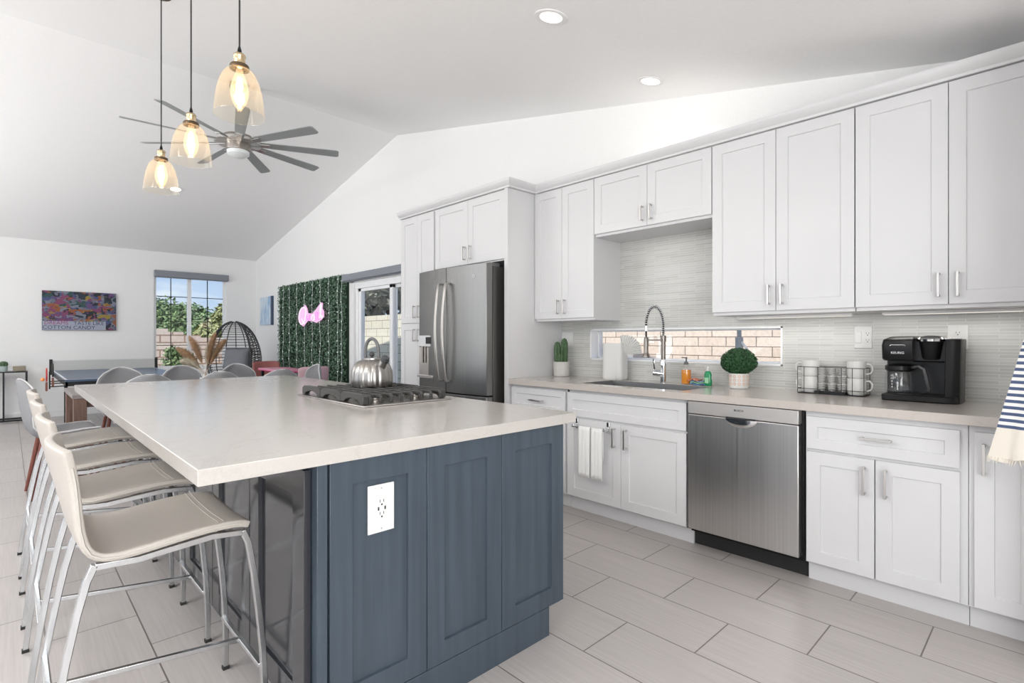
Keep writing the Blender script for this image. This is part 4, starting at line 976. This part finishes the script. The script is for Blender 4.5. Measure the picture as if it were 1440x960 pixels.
# ------------------------------------------------------------------ dining area
dt = thing('dining_table', 'dark wood dining table with grey brown top behind the island', 'dining table', (0, 0, 0))
DX0, DX1, DY0, DY1 = .40, 2.50, 5.87, 6.80
MB().box(DX0, DX1, DY0, DY1, .715, .75).build('tabletop', greywood_m, dt, bevel=.003)
MB().box(DX0 + .08, DX1 - .08, DY0 + .07, DY0 + .095, .63, .715).box(DX0 + .08, DX1 - .08, DY1 - .095, DY1 - .07, .63, .715).box(DX0 + .07, DX0 + .095, DY0 + .07, DY1 - .07, .63, .715).box(DX1 - .095, DX1 - .07, DY0 + .07, DY1 - .07, .63, .715).build('apron', walnut_m, dt)
for x in (DX0 + .01, DX1 - .10):
    for y in (DY0 + .01, DY1 - .10): MB().box(x, x + .09, y, y + .09, 0, .7145).build('leg', walnut_m, dt, bevel=.003)
def make_chair():
    t = thing('dining_chair', '', 'dining chair', (0, 0, 0), 0, 'grey shell dining chairs')   # faces +x
    prof = [(.24, .455), (.20, .470), (.10, .468), (0, .458), (-.10, .455), (-.17, .47), (-.21, .52), (-.235, .60), (-.25, .70), (-.262, .80), (-.268, .86), (-.272, .905), (-.273, .92)]
    n = 14; b = MB(); rows = []; edge = []
    for i, (x, z) in enumerate(prof):
        up = max(0, min(1, (z - .47) / .40)); hw = .225 + .01 * up
        if z > .62:
            f_ = (z - .62) / .30; hw *= math.sqrt(max(0.0, 1 - f_ ** 2.6)) if f_ < 1 else 0.0
            hw = max(hw, .03)
        if i == 0: hw *= .86
        row = []
        for j in range(n + 1):
            v_ = -1 + 2 * j / n
            row.append(b.bm.verts.new((x + .10 * up * v_ * v_ * (hw / .235), v_ * hw, z + .05 * (1 - up) * v_ ** 4 * (0 if i == 0 else 1))))
        rows.append(row)
    for a, c_ in zip(rows, rows[1:]):
        for j in range(n): b.bm.faces.new([a[j], a[j + 1], c_[j + 1], c_[j]])
    edge = [r[0].co.copy() for r in rows] + [v_.co.copy() for v_ in rows[-1][1:-1]] + [r[-1].co.copy() for r in rows[::-1]]
    o = b.build('seat_shell', fabric_m, t, smooth=80); s_ = o.modifiers.new('solid', 'SOLIDIFY'); s_.thickness = .03; s_.offset = 0
    o.modifiers.new('sub', 'SUBSURF').render_levels = 1
    MB().tube(edge, .007, 6).build('piping', piping_m, t)
    for sx in (-1, 1):
        for sy in (-1, 1):
            MB().cyl((sx * .14, sy * .14, .45), (sx * .215, sy * .205, 0), .018, .010, 12).build('leg', redwood_m, t)
    return t
GC = 'grey shell dining chairs'
ch = make_chair(); ch['label'] = 'grey shell dining chair, left of the near side of the dining table'
ch.location = (.90, 5.76, 0); ch.rotation_euler = (0, 0, PI / 2)
for (x, y, rz, lab) in ((1.46, 5.76, PI / 2, 'grey shell dining chair, middle of the near side of the dining table'), (2.03, 5.76, PI / 2, 'grey shell dining chair, right of the near side of the dining table'),
                        (.90, 6.90, -PI / 2, 'grey shell dining chair, left of the far side of the dining table'), (1.47, 6.90, -PI / 2, 'grey shell dining chair, middle of the far side of the dining table'), (2.07, 6.90, -PI / 2, 'grey shell dining chair, right of the far side of the dining table'),
                        (.33, 5.61, .05, 'grey shell dining chair behind the stools, seen from its side'), (2.50, 6.33, PI, 'grey shell dining chair at the patio end of the dining table')):
    dup(ch, (x, y, 0), rz, lab, GC)
# vase with pampas
VX, VY = 1.53, 6.33
vs = thing('glass_vase', 'clear glass vase of dried grass on the dining table', 'vase', (VX, VY, .7505))
MB().lathe([(.001, 0), (.045, 0), (.06, .02), (.07, .06), (.055, .12), (.03, .17), (.035, .20)], seg=32).build('vessel', clear_m, vs, smooth=80)
k = 0
names = [('brown', pampas_m), ('brown', pampas_m), ('brown', pampas_m), ('brown', pampas_m), ('pale', palepampas_m), ('pale', palepampas_m)]
wt = [(-.27, .0, .36), (-.17, .03, .47), (.10, -.02, .50), (.17, .03, .44), (-.20, -.03, .24), (.03, .02, .40)]
words = ['lowest brown plume leaning far left', 'tall brown plume leaning left', 'tall brown plume leaning right', 'brown plume leaning far right', 'pale drooping plume at the left', 'short pale central plume']
RV = Vector((.7208, -.693, 0)); FV = Vector((.693, .7208, 0))
for (nm, m_), (dx, dy, dz), wd in zip(names, wt, words):
    t = thing('pampas_stem', wd + ' in the glass vase on the dining table', 'dried grass', (VX, VY, .7505), 0, 'dried grass stems in the vase')
    tip = RV * dx + FV * dy + Vector((0, 0, dz)); mid = tip * .42 + Vector((0, 0, .16)); base_ = -RV * dx * .12
    def bez(s): return base_ * (1 - s) ** 2 + (mid - tip * .12) * 2 * s * (1 - s) + tip * s * s
    MB().tube([bez(i / 10) + Vector((0, 0, .01)) for i in range(10)], .0022, 5).build('stem', m_, t)
    b = MB()
    for i in range(2200):
        s_ = random.uniform(.38, 1.02); p = bez(s_); d_ = (bez(min(1.05, s_ + .05)) - bez(s_ - .05)).normalized(); fat = .075 * math.sin(PI * min(1, (s_ - .36) / .68)) ** .7
        o_ = Vector((random.gauss(0, 1), random.gauss(0, 1), random.gauss(0, 1))).normalized()
        e_ = p + o_ * fat * random.uniform(.6, 1) + d_ * .045; side = d_.cross(o_).normalized() * .0028
        b.bm.faces.new([b.bm.verts.new(p - side), b.bm.verts.new(p + side), b.bm.verts.new(e_)])
    b.build('plume', m_, t, smooth=0, recalc=False)
# table tennis
pt = thing('table_tennis_table', 'dark blue table tennis table by the far wall', 'table tennis table', (0, 0, 0))
PX0, PX1, PY0, PY1 = .48, 1.755, 7.93, 10.55
MB().box(PX0, PX1, PY0, PY1, .735, .76).build('playing_surface', pp_m, pt, bevel=.002)
b = MB(); z = .7606; w = .022
b.box(PX0, PX1, PY0, PY0 + w, .7600, z).box(PX0, PX1, PY1 - w, PY1, .7600, z).box(PX0, PX0 + w, PY0, PY1, .7600, z).box(PX1 - w, PX1, PY0, PY1, .7600, z).build('court_line', ppline_m, pt)
MB().box(PX0, PX1, PY0, PY0 + .02, .685, .736).box(PX0, PX1, PY1 - .02, PY1, .685, .736).box(PX0, PX0 + .02, PY0, PY1, .685, .736).box(PX1 - .02, PX1, PY0, PY1, .685, .736).build('apron', blackmetal_m, pt)
for x in (PX0 + .12, PX1 - .16):
    for y in (PY0 + .3, PY1 - .4): MB().box(x, x + .04, y, y + .04, 0, .736).build('leg', blackmetal_m, pt, bevel=.002)
rk = MB()
for z in (.69, .725, .75): rk.tube([(PX0 + .01, PY0 + .05, z), (.345, PY0 + .05, z - .004)], .006, 6)
rk.tube([(.345, PY0 + .05, .66), (.345, PY0 + .05, .86)], .007, 6)
rk.build('bat_rack', blackmetal_m, pt)
nt_ = thing('net', 'pale table tennis net stretched across the far end of the blue table', 'net')
YN = 10.38
nm_ = mat('pale net mesh', (.58, .58, .56), .9)
MB().box(PX0, 1.755, YN - .003, YN + .003, .762, .905).build('mesh', nm_, nt_)
MB().box(PX0, 1.76, YN - .005, YN + .005, .905, .918).build('tape', ppline_m, nt_)
for x in (PX0 - .035, 1.76): MB().box(x, x + .035, YN - .025, YN + .025, .7, .93).build('post', blackmat_m, nt_, bevel=.004)
def paddle(loc, tilt, m_, label):
    t = thing('table_tennis_bat', label, 'bat', loc, 0, None); t.rotation_euler = (0, 0, PI / 2)
    b = MB(); b.prism([(.075 * math.cos(2 * PI * i / 28), .085 + .078 * math.sin(2 * PI * i / 28)) for i in range(28)], lambda u, v, w: (u * math.cos(tilt) - v * math.sin(tilt), w, u * math.sin(tilt) + v * math.cos(tilt)), -.006, .006)
    b.build('blade', m_, t); MB().sweep([(0, 0, 0), (.1 * math.sin(tilt), 0, -.10 * math.cos(tilt))], .02, .024).build('handle', redwood_m, t, bevel=.003)
paddle((.318, 7.97, .74), .1, red_m, 'red table tennis bat hanging in the rack at the table corner')
paddle((.372, 7.97, .79), -.1, blackmat_m, 'black table tennis bat upright in the rack at the table corner')
o = MB().sphere((0, 0, 0), .02, 16, 10).build('ball', orange_m, loc=(.285, 7.99, .772)); tag(o, 'orange ball on the rack beside the red bat', 'ball')
# console table
cs = thing('console_table', 'slim black metal console table at the left of the far wall', 'console table')
AX0, AX1, AY0, AY1 = -.75, .215, 10.68, 10.98
MB().box(AX0, AX1, AY0, AY1, .735, .75).build('top', blackmetal_m, cs)
for x in (AX0, -.055, AX1 - .02):
    for y in (AY0, AY1 - .02): MB().box(x, x + .02, y, y + .02, 0 if x != -.055 else .02, .735).build('leg', blackmetal_m, cs)
MB().box(AX0, AX1, AY0, AY0 + .02, .015, .04).box(AX0, AX1, AY1 - .02, AY1, .015, .04).box(AX1 - .02, AX1, AY0, AY1, .015, .04).box(AX0, AX0 + .02, AY0, AY1, .015, .04).build('base_rail', blackmetal_m, cs)
pc_ = thing('potted_succulent', 'tiny round cactus in a pale green pot on the black console table', 'plant', (-.045, 10.80, .7505))
MB().lathe([(.001, 0), (.042, 0), (.048, .08), (.042, .08), (.001, .075)], seg=24).build('pot', mint_m, pc_)
MB().lathe([(.03, .07), (.045, .10), (.04, .135), (.02, .15), (.001, .152)], seg=40, rib=star).build('cactus_stem', cactus_m, pc_, smooth=60)
bo = thing('lidded_box', 'small woven lidded box on the black console table', 'box', (.125, 10.80, .7505))
MB().box(-.07, .07, -.05, .05, 0, .062).build('body', kraft_m, bo, bevel=.01); MB().box(-.073, .073, -.053, .053, .058, .080).build('lid', kraft_m, bo, bevel=.008)
# egg chair
eg = thing('egg_chair', 'charcoal wicker egg chair in the far corner', 'egg chair', (2.80, 9.75, 0), math.radians(-141 + 8))
# local: opening faces +x
EC, EA, EH, ED = .93, .41, .60, .40
def egg(th, ph):  # th polar from top 0..pi, ph azimuth
    wz = 1.0 - .10 * math.cos(th)
    return Vector((ED * math.sin(th) * math.cos(ph) * wz, EA * math.sin(th) * math.sin(ph) * wz, EC + EH * math.cos(th)))
open_a = math.radians(62)
b = MB()
rimp = [egg(PI * i / 30, open_a) for i in range(0, 31)] + [egg(PI * i / 30, -open_a) for i in range(30, -1, -1)]
b.tube(rimp[1:-1], .016, 8); b.build('rim', wicker_m, eg)
for k in range(9):
    ph = open_a + (2 * PI - 2 * open_a) * (k + 1) / 10
    MB().tube([egg(PI * i / 24, ph) for i in range(1, 24)], .0075, 6).build('rib', wicker_m, eg)
b = MB()
for j in range(30):
    th = math.radians(14 + 5.2 * j)
    b.tube([egg(th, open_a + (2 * PI - 2 * open_a) * i / 24) for i in range(25)], .005, 4)
b.build('hoop_weave', wicker_m, eg)
b = MB()
for sg in (-1, 1):
    for j in range(44):
        th = math.radians(12 + 3.5 * j)
        for s_ in (-1, 1):
            pts = [egg(max(.1, min(3.05, th + s_ * .10 * i / 4)), sg * (open_a + .55 * i / 4)) * 1.0 for i in range(5)]; b.tube(pts, .0045, 4)
b.build('side_weave', wicker_m, eg)
MB().lathe([(.32, .02), (.32, .05), (.30, .05), (.30, .02)], seg=36).build('base_ring', wicker_m, eg)
for k in range(4):
    a = PI / 4 + k * PI / 2; MB().tube([(.31 * math.cos(a), .31 * math.sin(a), .04), (.12 * math.cos(a), .12 * math.sin(a), .36)], .012, 6).build('base_leg', wicker_m, eg)
cu = thing('seat_cushion', 'pale round seat cushion inside the wicker egg chair', 'cushion', (2.80, 9.75, .58))
MB().sphere((0, 0, 0), .30, 24, 12, (1, 1, .22)).build('pad', seatcush_m, cu); MB().tube([(.30 * math.cos(2 * PI * i / 32), .30 * math.sin(2 * PI * i / 32), 0) for i in range(32)], .006, 6, closed=True).build('piping', piping_m, cu)
def pillow(name, label, loc, rz, w, h, d, m_):
    t = thing(name, label, 'cushion', loc, rz); b = MB(); n = 12
    for sg in (-1, 1):
        rows = []
        for i in range(n + 1):
            row = []
            for j in range(n + 1):
                u, v_ = -1 + 2 * i / n, -1 + 2 * j / n; row.append(Vector((sg * d * ((1 - u ** 4) * (1 - v_ ** 4)) ** .5, u * w * (1 - .06 * (1 - v_ * v_)), v_ * h * (1 - .06 * (1 - u * u)))))
            rows.append(row)
        b.ring_strip(rows, closed=False)
    bmesh.ops.remove_doubles(b.bm, verts=b.bm.verts, dist=1e-4); b.build('cover', m_, t, smooth=80)
    pp_ = [(0, -w, -h), (0, w, -h), (0, w, h), (0, -w, h)]; MB().tube([Vector(p) for p in pp_], .005, 6, closed=True).build('piping', piping_m, t)
    t.rotation_euler = (0, math.radians(-14), rz); return t
pillow('pillow', 'large slate grey square pillow in the wicker egg chair', (2.84, 9.72, .875), math.radians(-135), .24, .215, .12, cushion_m)
# bar table and two upholstered chairs by the hedge wall
bt = thing('side_table', 'narrow pink edged table by the hedge wall', 'table', (0, 0, 0))
MB().box(2.84, 3.26, 7.72, 8.72, .755, .778).build('tabletop', pink_m, bt, bevel=.003)
MB().box(2.838, 3.262, 7.718, 8.722, .745, .757).build('edge_band', hotpink_m, bt)
for x in (2.87, 3.19):
    for y in (7.76, 8.64): MB().box(x, x + .035, y, y + .035, 0, .745).build('leg', blackmetal_m, bt)
def tub(name, label, loc, rz, m_, round_, hgt):
    t = thing(name, label, 'chair', loc, rz)      # faces +x
    MB().box(-.20, .22, -.21, .21, .38, .46).build('seat', m_, t, bevel=.03, seg=3)
    b = MB(); n = 16; rows = []
    for i in range(9):
        z = .40 + (hgt - .40) * i / 8; row = []
        for j in range(n + 1):
            v_ = -1 + 2 * j / n; a = v_ * math.radians(62 if round_ else 22)
            R_ = .24 if round_ else .56; cx_ = .0 if round_ else .33
            row.append(Vector((cx_ - R_ * math.cos(a) - .05 * (i / 8), R_ * math.sin(a) * (1 + .08 * i / 8), z - (.0 if i < 8 else .03 * abs(v_) ** 6))))
        rows.append(row)
    b.ring_strip(rows, closed=False); o = b.build('backrest', m_, t, smooth=80); o.modifiers.new('solid', 'SOLIDIFY').thickness = .035
    o.modifiers.new('bev', 'BEVEL').width = .012
    for sx in (-1, 1):
        for sy in (-1, 1): MB().cyl((sx * .16, sy * .16, .385), (sx * .21, sy * .20, 0), .014, .009, 10).build('leg', blackmetal_m, t)
tub('accent_chair', 'muted red low back chair beyond the pink edged table', (3.13, 8.98, 0), -PI / 2, brick_red_m, False, .86)
tub('accent_chair', 'dusty pink rounded tub chair in front of the hedge wall', (3.08, 7.36, 0), PI / 2, palepink_m, True, .85)
# hedge wall
hg = thing('hedge_panel', 'artificial boxwood hedge panel covering the wall beside the patio door', 'hedge panel')
HY0, HY1, HZ1 = 7.10, 9.70, 2.17
MB().box(XW - .03, XW - .001, HY0, HY1, .02, HZ1).build('backing', mat('dark green backing', (.01, .03, .015), .9), hg)
b = MB()
for i in range(15000):
    b.leaf((XW - .03 - random.uniform(0, .045), random.uniform(HY0, HY1), random.uniform(.25, HZ1)), (-1, random.uniform(-1, 1), random.uniform(-.6, 1)), random.uniform(.012, .022), .6)
tag(b.build('foliage', hedge_m, hg, smooth=0, recalc=False), kind='stuff')
sy = [7.14, 7.26, 7.56, 7.86, 8.15, 8.44, 8.76, 9.08, 9.36, 9.58]
wds = ['nearest the patio door', 'second from the patio door', 'third from the patio door', 'fourth from the patio door', 'fifth from the patio door, behind the neon sign', 'sixth from the patio door, behind the neon sign', 'fourth from the far corner', 'third from the far corner', 'second from the far corner', 'nearest the far corner']
wire_m = mat('pale light wire', (.50, .56, .54), .5)
for y, wd in zip(sy, wds):
    b = MB(); b.tube([(.004 * math.sin(i * 1.3), .012 * math.sin(i * .9 + y * 5), HZ1 - i * .09) for i in range(22)], .0035, 5); nf = len(b.bm.faces)
    for i in range(13): b.sphere((-.006, .012 * math.sin(i * 1.5 + y * 5), HZ1 - .06 - i * .15 - random.uniform(0, .05)), .0065, 6, 4)
    b.bm.faces.ensure_lookup_table()
    for f_ in b.bm.faces[nf:]: f_.material_index = 1
    o = b.build('light_string', wire_m, loc=(XW - .098, y, 0)); o.data.materials.append(led_m)
    tag(o, 'thin light string hanging down the hedge, ' + wd, 'light string', 'light strings on the hedge')
# neon sign
shape = [(8.346, 1.782), (8.277, 1.722), (8.243, 1.645), (8.085, 1.63), (7.932, 1.698), (7.762, 1.79), (7.7, 1.778), (7.721, 1.698), (7.659, 1.651), (7.659, 1.571), (7.762, 1.52), (7.921, 1.483), (8.063, 1.509), (8.243, 1.523), (8.428, 1.432), (8.607, 1.512), (8.559, 1.695)]
ns = thing('neon_sign', 'glowing pink neon script sign mounted on the hedge wall', 'neon sign', (0, 0, 0))
MB().prism(shape, lambda u, v, w: (w, u, v), 3.432, 3.440).build('acrylic_backing', thin_glass('pink lit acrylic', (.55, .4, .5), .05, emit=(1, .62, .90), estr=.50), ns)
b = MB()
def script(pts, m_, nm): 
    P = []
    for i in range(len(pts) - 1):
        p0, p1, p2, p3 = [Vector(pts[max(0, min(len(pts) - 1, i + k_))]) for k_ in (-1, 0, 1, 2)]
        for s_ in range(6):
            t1 = s_ / 6; P.append(.5 * ((2 * p1) + (p2 - p0) * t1 + (2 * p0 - 5 * p1 + 4 * p2 - p3) * t1 ** 2 + (-p0 + 3 * p1 - 3 * p2 + p3) * t1 ** 3))
    MB().tube([(3.422, p.x, p.y) for p in P], .008, 8).build(nm, m_, ns, smooth=80)
# cursive strokes: (y, z) on the wall, larger y is left in the picture
script([(8.36, 1.74), (8.46, 1.73), (8.55, 1.66), (8.57, 1.55), (8.48, 1.47), (8.38, 1.50), (8.31, 1.60), (8.30, 1.70), (8.36, 1.74)], neonw_m, 'script_letter')
script([(8.46, 1.56), (8.40, 1.50), (8.34, 1.48)], neonw_m, 'script_letter')
script([(8.26, 1.61), (8.25, 1.55), (8.20, 1.53), (8.16, 1.57), (8.15, 1.62), (8.14, 1.55), (8.10, 1.54)], neon_m, 'script_letter')
script([(8.10, 1.54), (8.05, 1.60), (8.00, 1.61), (7.99, 1.55), (8.03, 1.52), (7.97, 1.54), (7.93, 1.60)], neonw_m, 'script_letter')
script([(7.93, 1.52), (7.92, 1.62), (7.86, 1.64), (7.85, 1.54), (7.80, 1.55)], neon_m, 'script_letter')
script([(7.80, 1.55), (7.75, 1.64), (7.72, 1.74), (7.76, 1.75), (7.76, 1.62), (7.71, 1.55), (7.69, 1.60)], neonw_m, 'script_letter')
# pictures
ap = mat('graffiti print', (.3, .3, .4), .6); N, K, bs = nodes(ap)
t_ = N.new('ShaderNodeTexCoord'); mp_ = N.new('ShaderNodeMapping'); mp_.inputs['Scale'].default_value = (1, 1, 1.3)
ds = N.new('ShaderNodeTexNoise'); ds.inputs['Scale'].default_value = 9; ds.inputs['Detail'].default_value = 5
ad = N.new('ShaderNodeMixRGB'); ad.blend_type = 'ADD'; ad.inputs[0].default_value = .25
vo = N.new('ShaderNodeTexVoronoi'); vo.inputs['Scale'].default_value = 15
rp = N.new('ShaderNodeValToRGB'); rp.color_ramp.interpolation = 'CONSTANT'
colr = [(0, (.02, .03, .05)), (.12, (.22, .25, .33)), (.24, (.10, .12, .30)), (.34, (.33, .08, .20)), (.44, (.45, .14, .06)), (.54, (.20, .10, .28)), (.64, (.04, .12, .12)), (.72, (.45, .33, .06)), (.80, (.30, .33, .42)), (.9, (.03, .05, .08))]
colr = [(p_, tuple(v_ * .6 for v_ in c_)) for p_, c_ in colr]
rp.color_ramp.elements[0].position = 0; rp.color_ramp.elements[0].color = (*colr[0][1], 1)
rp.color_ramp.elements[1].position = colr[1][0]; rp.color_ramp.elements[1].color = (*colr[1][1], 1)
for p_, c_ in colr[2:]: e_ = rp.color_ramp.elements.new(p_); e_.color = (*c_, 1)
sx_ = N.new('ShaderNodeSeparateXYZ')
K.new(t_.outputs['Object'], mp_.inputs[0]); K.new(mp_.outputs[0], ad.inputs[1]); K.new(mp_.outputs[0], ds.inputs['Vector']); K.new(ds.outputs['Color'], ad.inputs[2]); K.new(ad.outputs[0], vo.inputs['Vector'])
K.new(vo.outputs['Color'], sx_.inputs[0]); K.new(sx_.outputs[0], rp.inputs[0]); K.new(rp.outputs[0], bs.inputs['Base Color'])
pa = thing('graffiti_canvas', 'colourful graffiti style canvas with block lettering on the far wall', 'picture')
QX0, QX1, QZ0, QZ1 = .386, 1.319, 1.375, 1.998
MB().box(QX0, QX1, YF - .035, YF - .002, QZ0, QZ1).build('canvas', ap, pa, bevel=.003)
MB().box(QX0 + .005, QX1 - .14, YF - .0365, YF - .034, QZ0 + .005, QZ0 + .145).build('lettering_band', mat('pale blue grey paint', (.34, .37, .46), .6), pa)
mb_, mp2, mk = mat('navy lettering', (.03, .035, .09), .6), mat('magenta lettering', (.30, .05, .18), .6), ink_m
text('DREAMS', .078, mp2, pa, mx_negy((QX0 + .17, YF - .037, QZ0 + .112)), 'lettering')
text('TASTE LIKE', .078, mb_, pa, mx_negy((QX0 + .575, YF - .037, QZ0 + .112)), 'lettering')
text('COTTON CANDY', .080, mb_, pa, mx_negy((QX0 + .33, YF - .037, QZ0 + .042)), 'lettering')
a2 = mat('blue abstract print', (.5, .6, .7), .6); N, K, bs = nodes(a2)
t_ = N.new('ShaderNodeTexCoord'); mp_ = N.new('ShaderNodeMapping'); mp_.inputs['Scale'].default_value = (1, 5, 1.2); nn_ = N.new('ShaderNodeTexNoise'); nn_.inputs['Scale'].default_value = 3
rp = N.new('ShaderNodeValToRGB'); rp.color_ramp.elements[0].position = .35; rp.color_ramp.elements[0].color = (.30, .48, .68, 1); rp.color_ramp.elements[1].position = .55; rp.color_ramp.elements[1].color = (.66, .74, .82, 1)
K.new(t_.outputs['Object'], mp_.inputs[0]); K.new(mp_.outputs[0], nn_.inputs['Vector']); K.new(nn_.outputs[0], rp.inputs[0]); K.new(rp.outputs[0], bs.inputs['Base Color'])
pb = thing('small_canvas', 'small blue and white abstract canvas near the far corner', 'picture')
MB().box(XW - .04, XW, 10.13, 10.70, 1.50, 2.03).build('canvas', a2, pb, bevel=.003)
MB().box(XW - .041, XW, 10.085, 10.131, 1.495, 2.035).build('dark_edge', mat('dark painted edge', (.06, .09, .15), .6), pb)

# ------------------------------------------------------------------ outdoors
struct(MB().box(XW + .16, 40, -20, 60, -.3, -.05).box(-40, XW + .16, YF + .16, 60, -.3, -.05).build('ground', mat('pale paving', (.45, .42, .38), .9)))
o = MB().box(5.3, 5.5, -3, 4.6, -.05, 1.75).build('garden_wall', block_m, smooth=0); tag(o, 'pale split face block wall seen through the strip window', 'wall')
o = MB().box(5.3, 5.5, 4.6, 14.5, -.05, 1.70).build('garden_wall', blockbig_m, smooth=0); tag(o, 'cream block wall outside the sliding patio door', 'wall')
b = MB()
stp = [(-4, 3.0, 1.50), (3.0, 3.35, 1.42), (3.35, 3.75, 1.34), (3.75, 5.2, 1.27), (5.2, 12, 1.22)]
for x0, x1, z1 in stp: b.box(x0, x1, 16, 16.25, -.05, z1)
tag(b.build('garden_wall', blockfar_m, smooth=0), 'stepped tan block wall seen through the far window', 'wall')
pp = thing('water_pipe', 'grey outdoor pipe with a valve seen through the strip window', 'pipe', (3.97, 1.66, 0))
MB().cyl((0, 0, -.05), (0, 0, 1.9), .016, .016, 14).build('pipe', pipe_m, pp)
MB().cyl((0, 0, 1.13), (0, 0, 1.245), .028, .028, 16).build('valve_body', pipe_m, pp, bevel=.003)
MB().cyl((0, 0, 1.235), (-.03, -.075, 1.15), .007, .010, 10).build('valve_lever', ceramic_m, pp)
def tree(name, label, loc, blobs, m_, n, size, trunk=None, group=None):
    t = thing(name, label, 'tree' if trunk else 'shrub', loc, 0, group); b = MB()
    tot = sum(r ** 2 for *_, r in blobs)
    for (x, y, z, r) in blobs:
        for i in range(int(n * r * r / tot)):
            d_ = Vector((random.gauss(0, 1), random.gauss(0, 1), random.gauss(0, 1))).normalized(); rr = r * random.uniform(.55, 1.05)
            b.leaf(Vector((x, y, z)) + d_ * rr, d_ + Vector((random.uniform(-1, 1), random.uniform(-1, 1), random.uniform(-.3, 1.2))), size * random.uniform(.7, 1.3), .45)
    b.build('crown', m_, t, smooth=0, recalc=False)
    if trunk:
        MB().tube([(0, 0, -.05), (.05, .03, trunk * .5), (0, 0, trunk)], .12, 8).build('trunk', bark_m, t)
    return t
GT = 'trees beyond the stepped wall'
tree('broadleaf_tree', 'dense green tree at the left of the far window view', (5.1, 29, 0), [(0, 0, 1.9, 1.3), (-1.3, 0, 1.6, 1.1), (1.0, .3, 1.6, 1.1), (-.3, 0, 2.1, .9)], tree_m, 9000, .11, 1.3, GT)
tree('broadleaf_tree', 'green tree just left of the far window mullion', (5.85, 24.5, 0), [(0, 0, 1.5, 1.0), (-.5, .2, 1.9, .8), (.5, 0, 1.3, .9)], tree_m, 6000, .11, 1.2, GT)
tree('olive_tree', 'yellow green tree just right of the far window mullion', (5.8, 20.8, 0), [(0, 0, 2.0, .55), (.2, 0, 1.2, .8), (-.5, 0, 1.2, .7)], olive_m, 5000, .10, 1.6, GT)
tree('olive_tree', 'yellow green tree at the right of the far window view', (9.1, 28, 0), [(0, 0, 1.9, .8), (.5, 0, 1.4, 1.0), (-.6, 0, 1.2, .9)], olive_m, 6000, .10, 1.4, GT)
tree('patio_tree', 'dark leaved tree rising over the wall outside the patio door', (6.6, 12.0, 0), [(-.4, -2.2, 2.6, .8), (-.5, -.8, 2.5, .8), (-.3, .4, 2.6, .8), (0, 1.8, 2.6, .9), (.3, -1.2, 3.2, .8), (.3, 1.2, 3.2, .8), (-.4, -3.4, 2.6, .8)], dark_leaf_m, 7000, .17, 2.4)
tree('flowering_shrub', 'dark green shrub outside the lower left of the far window', (2.55, 12.6, 0), [(0, 0, .75, .30), (.25, .1, .50, .25), (-.1, 0, .95, .16), (0, 0, .2, .3)], tree_m, 1800, .05)
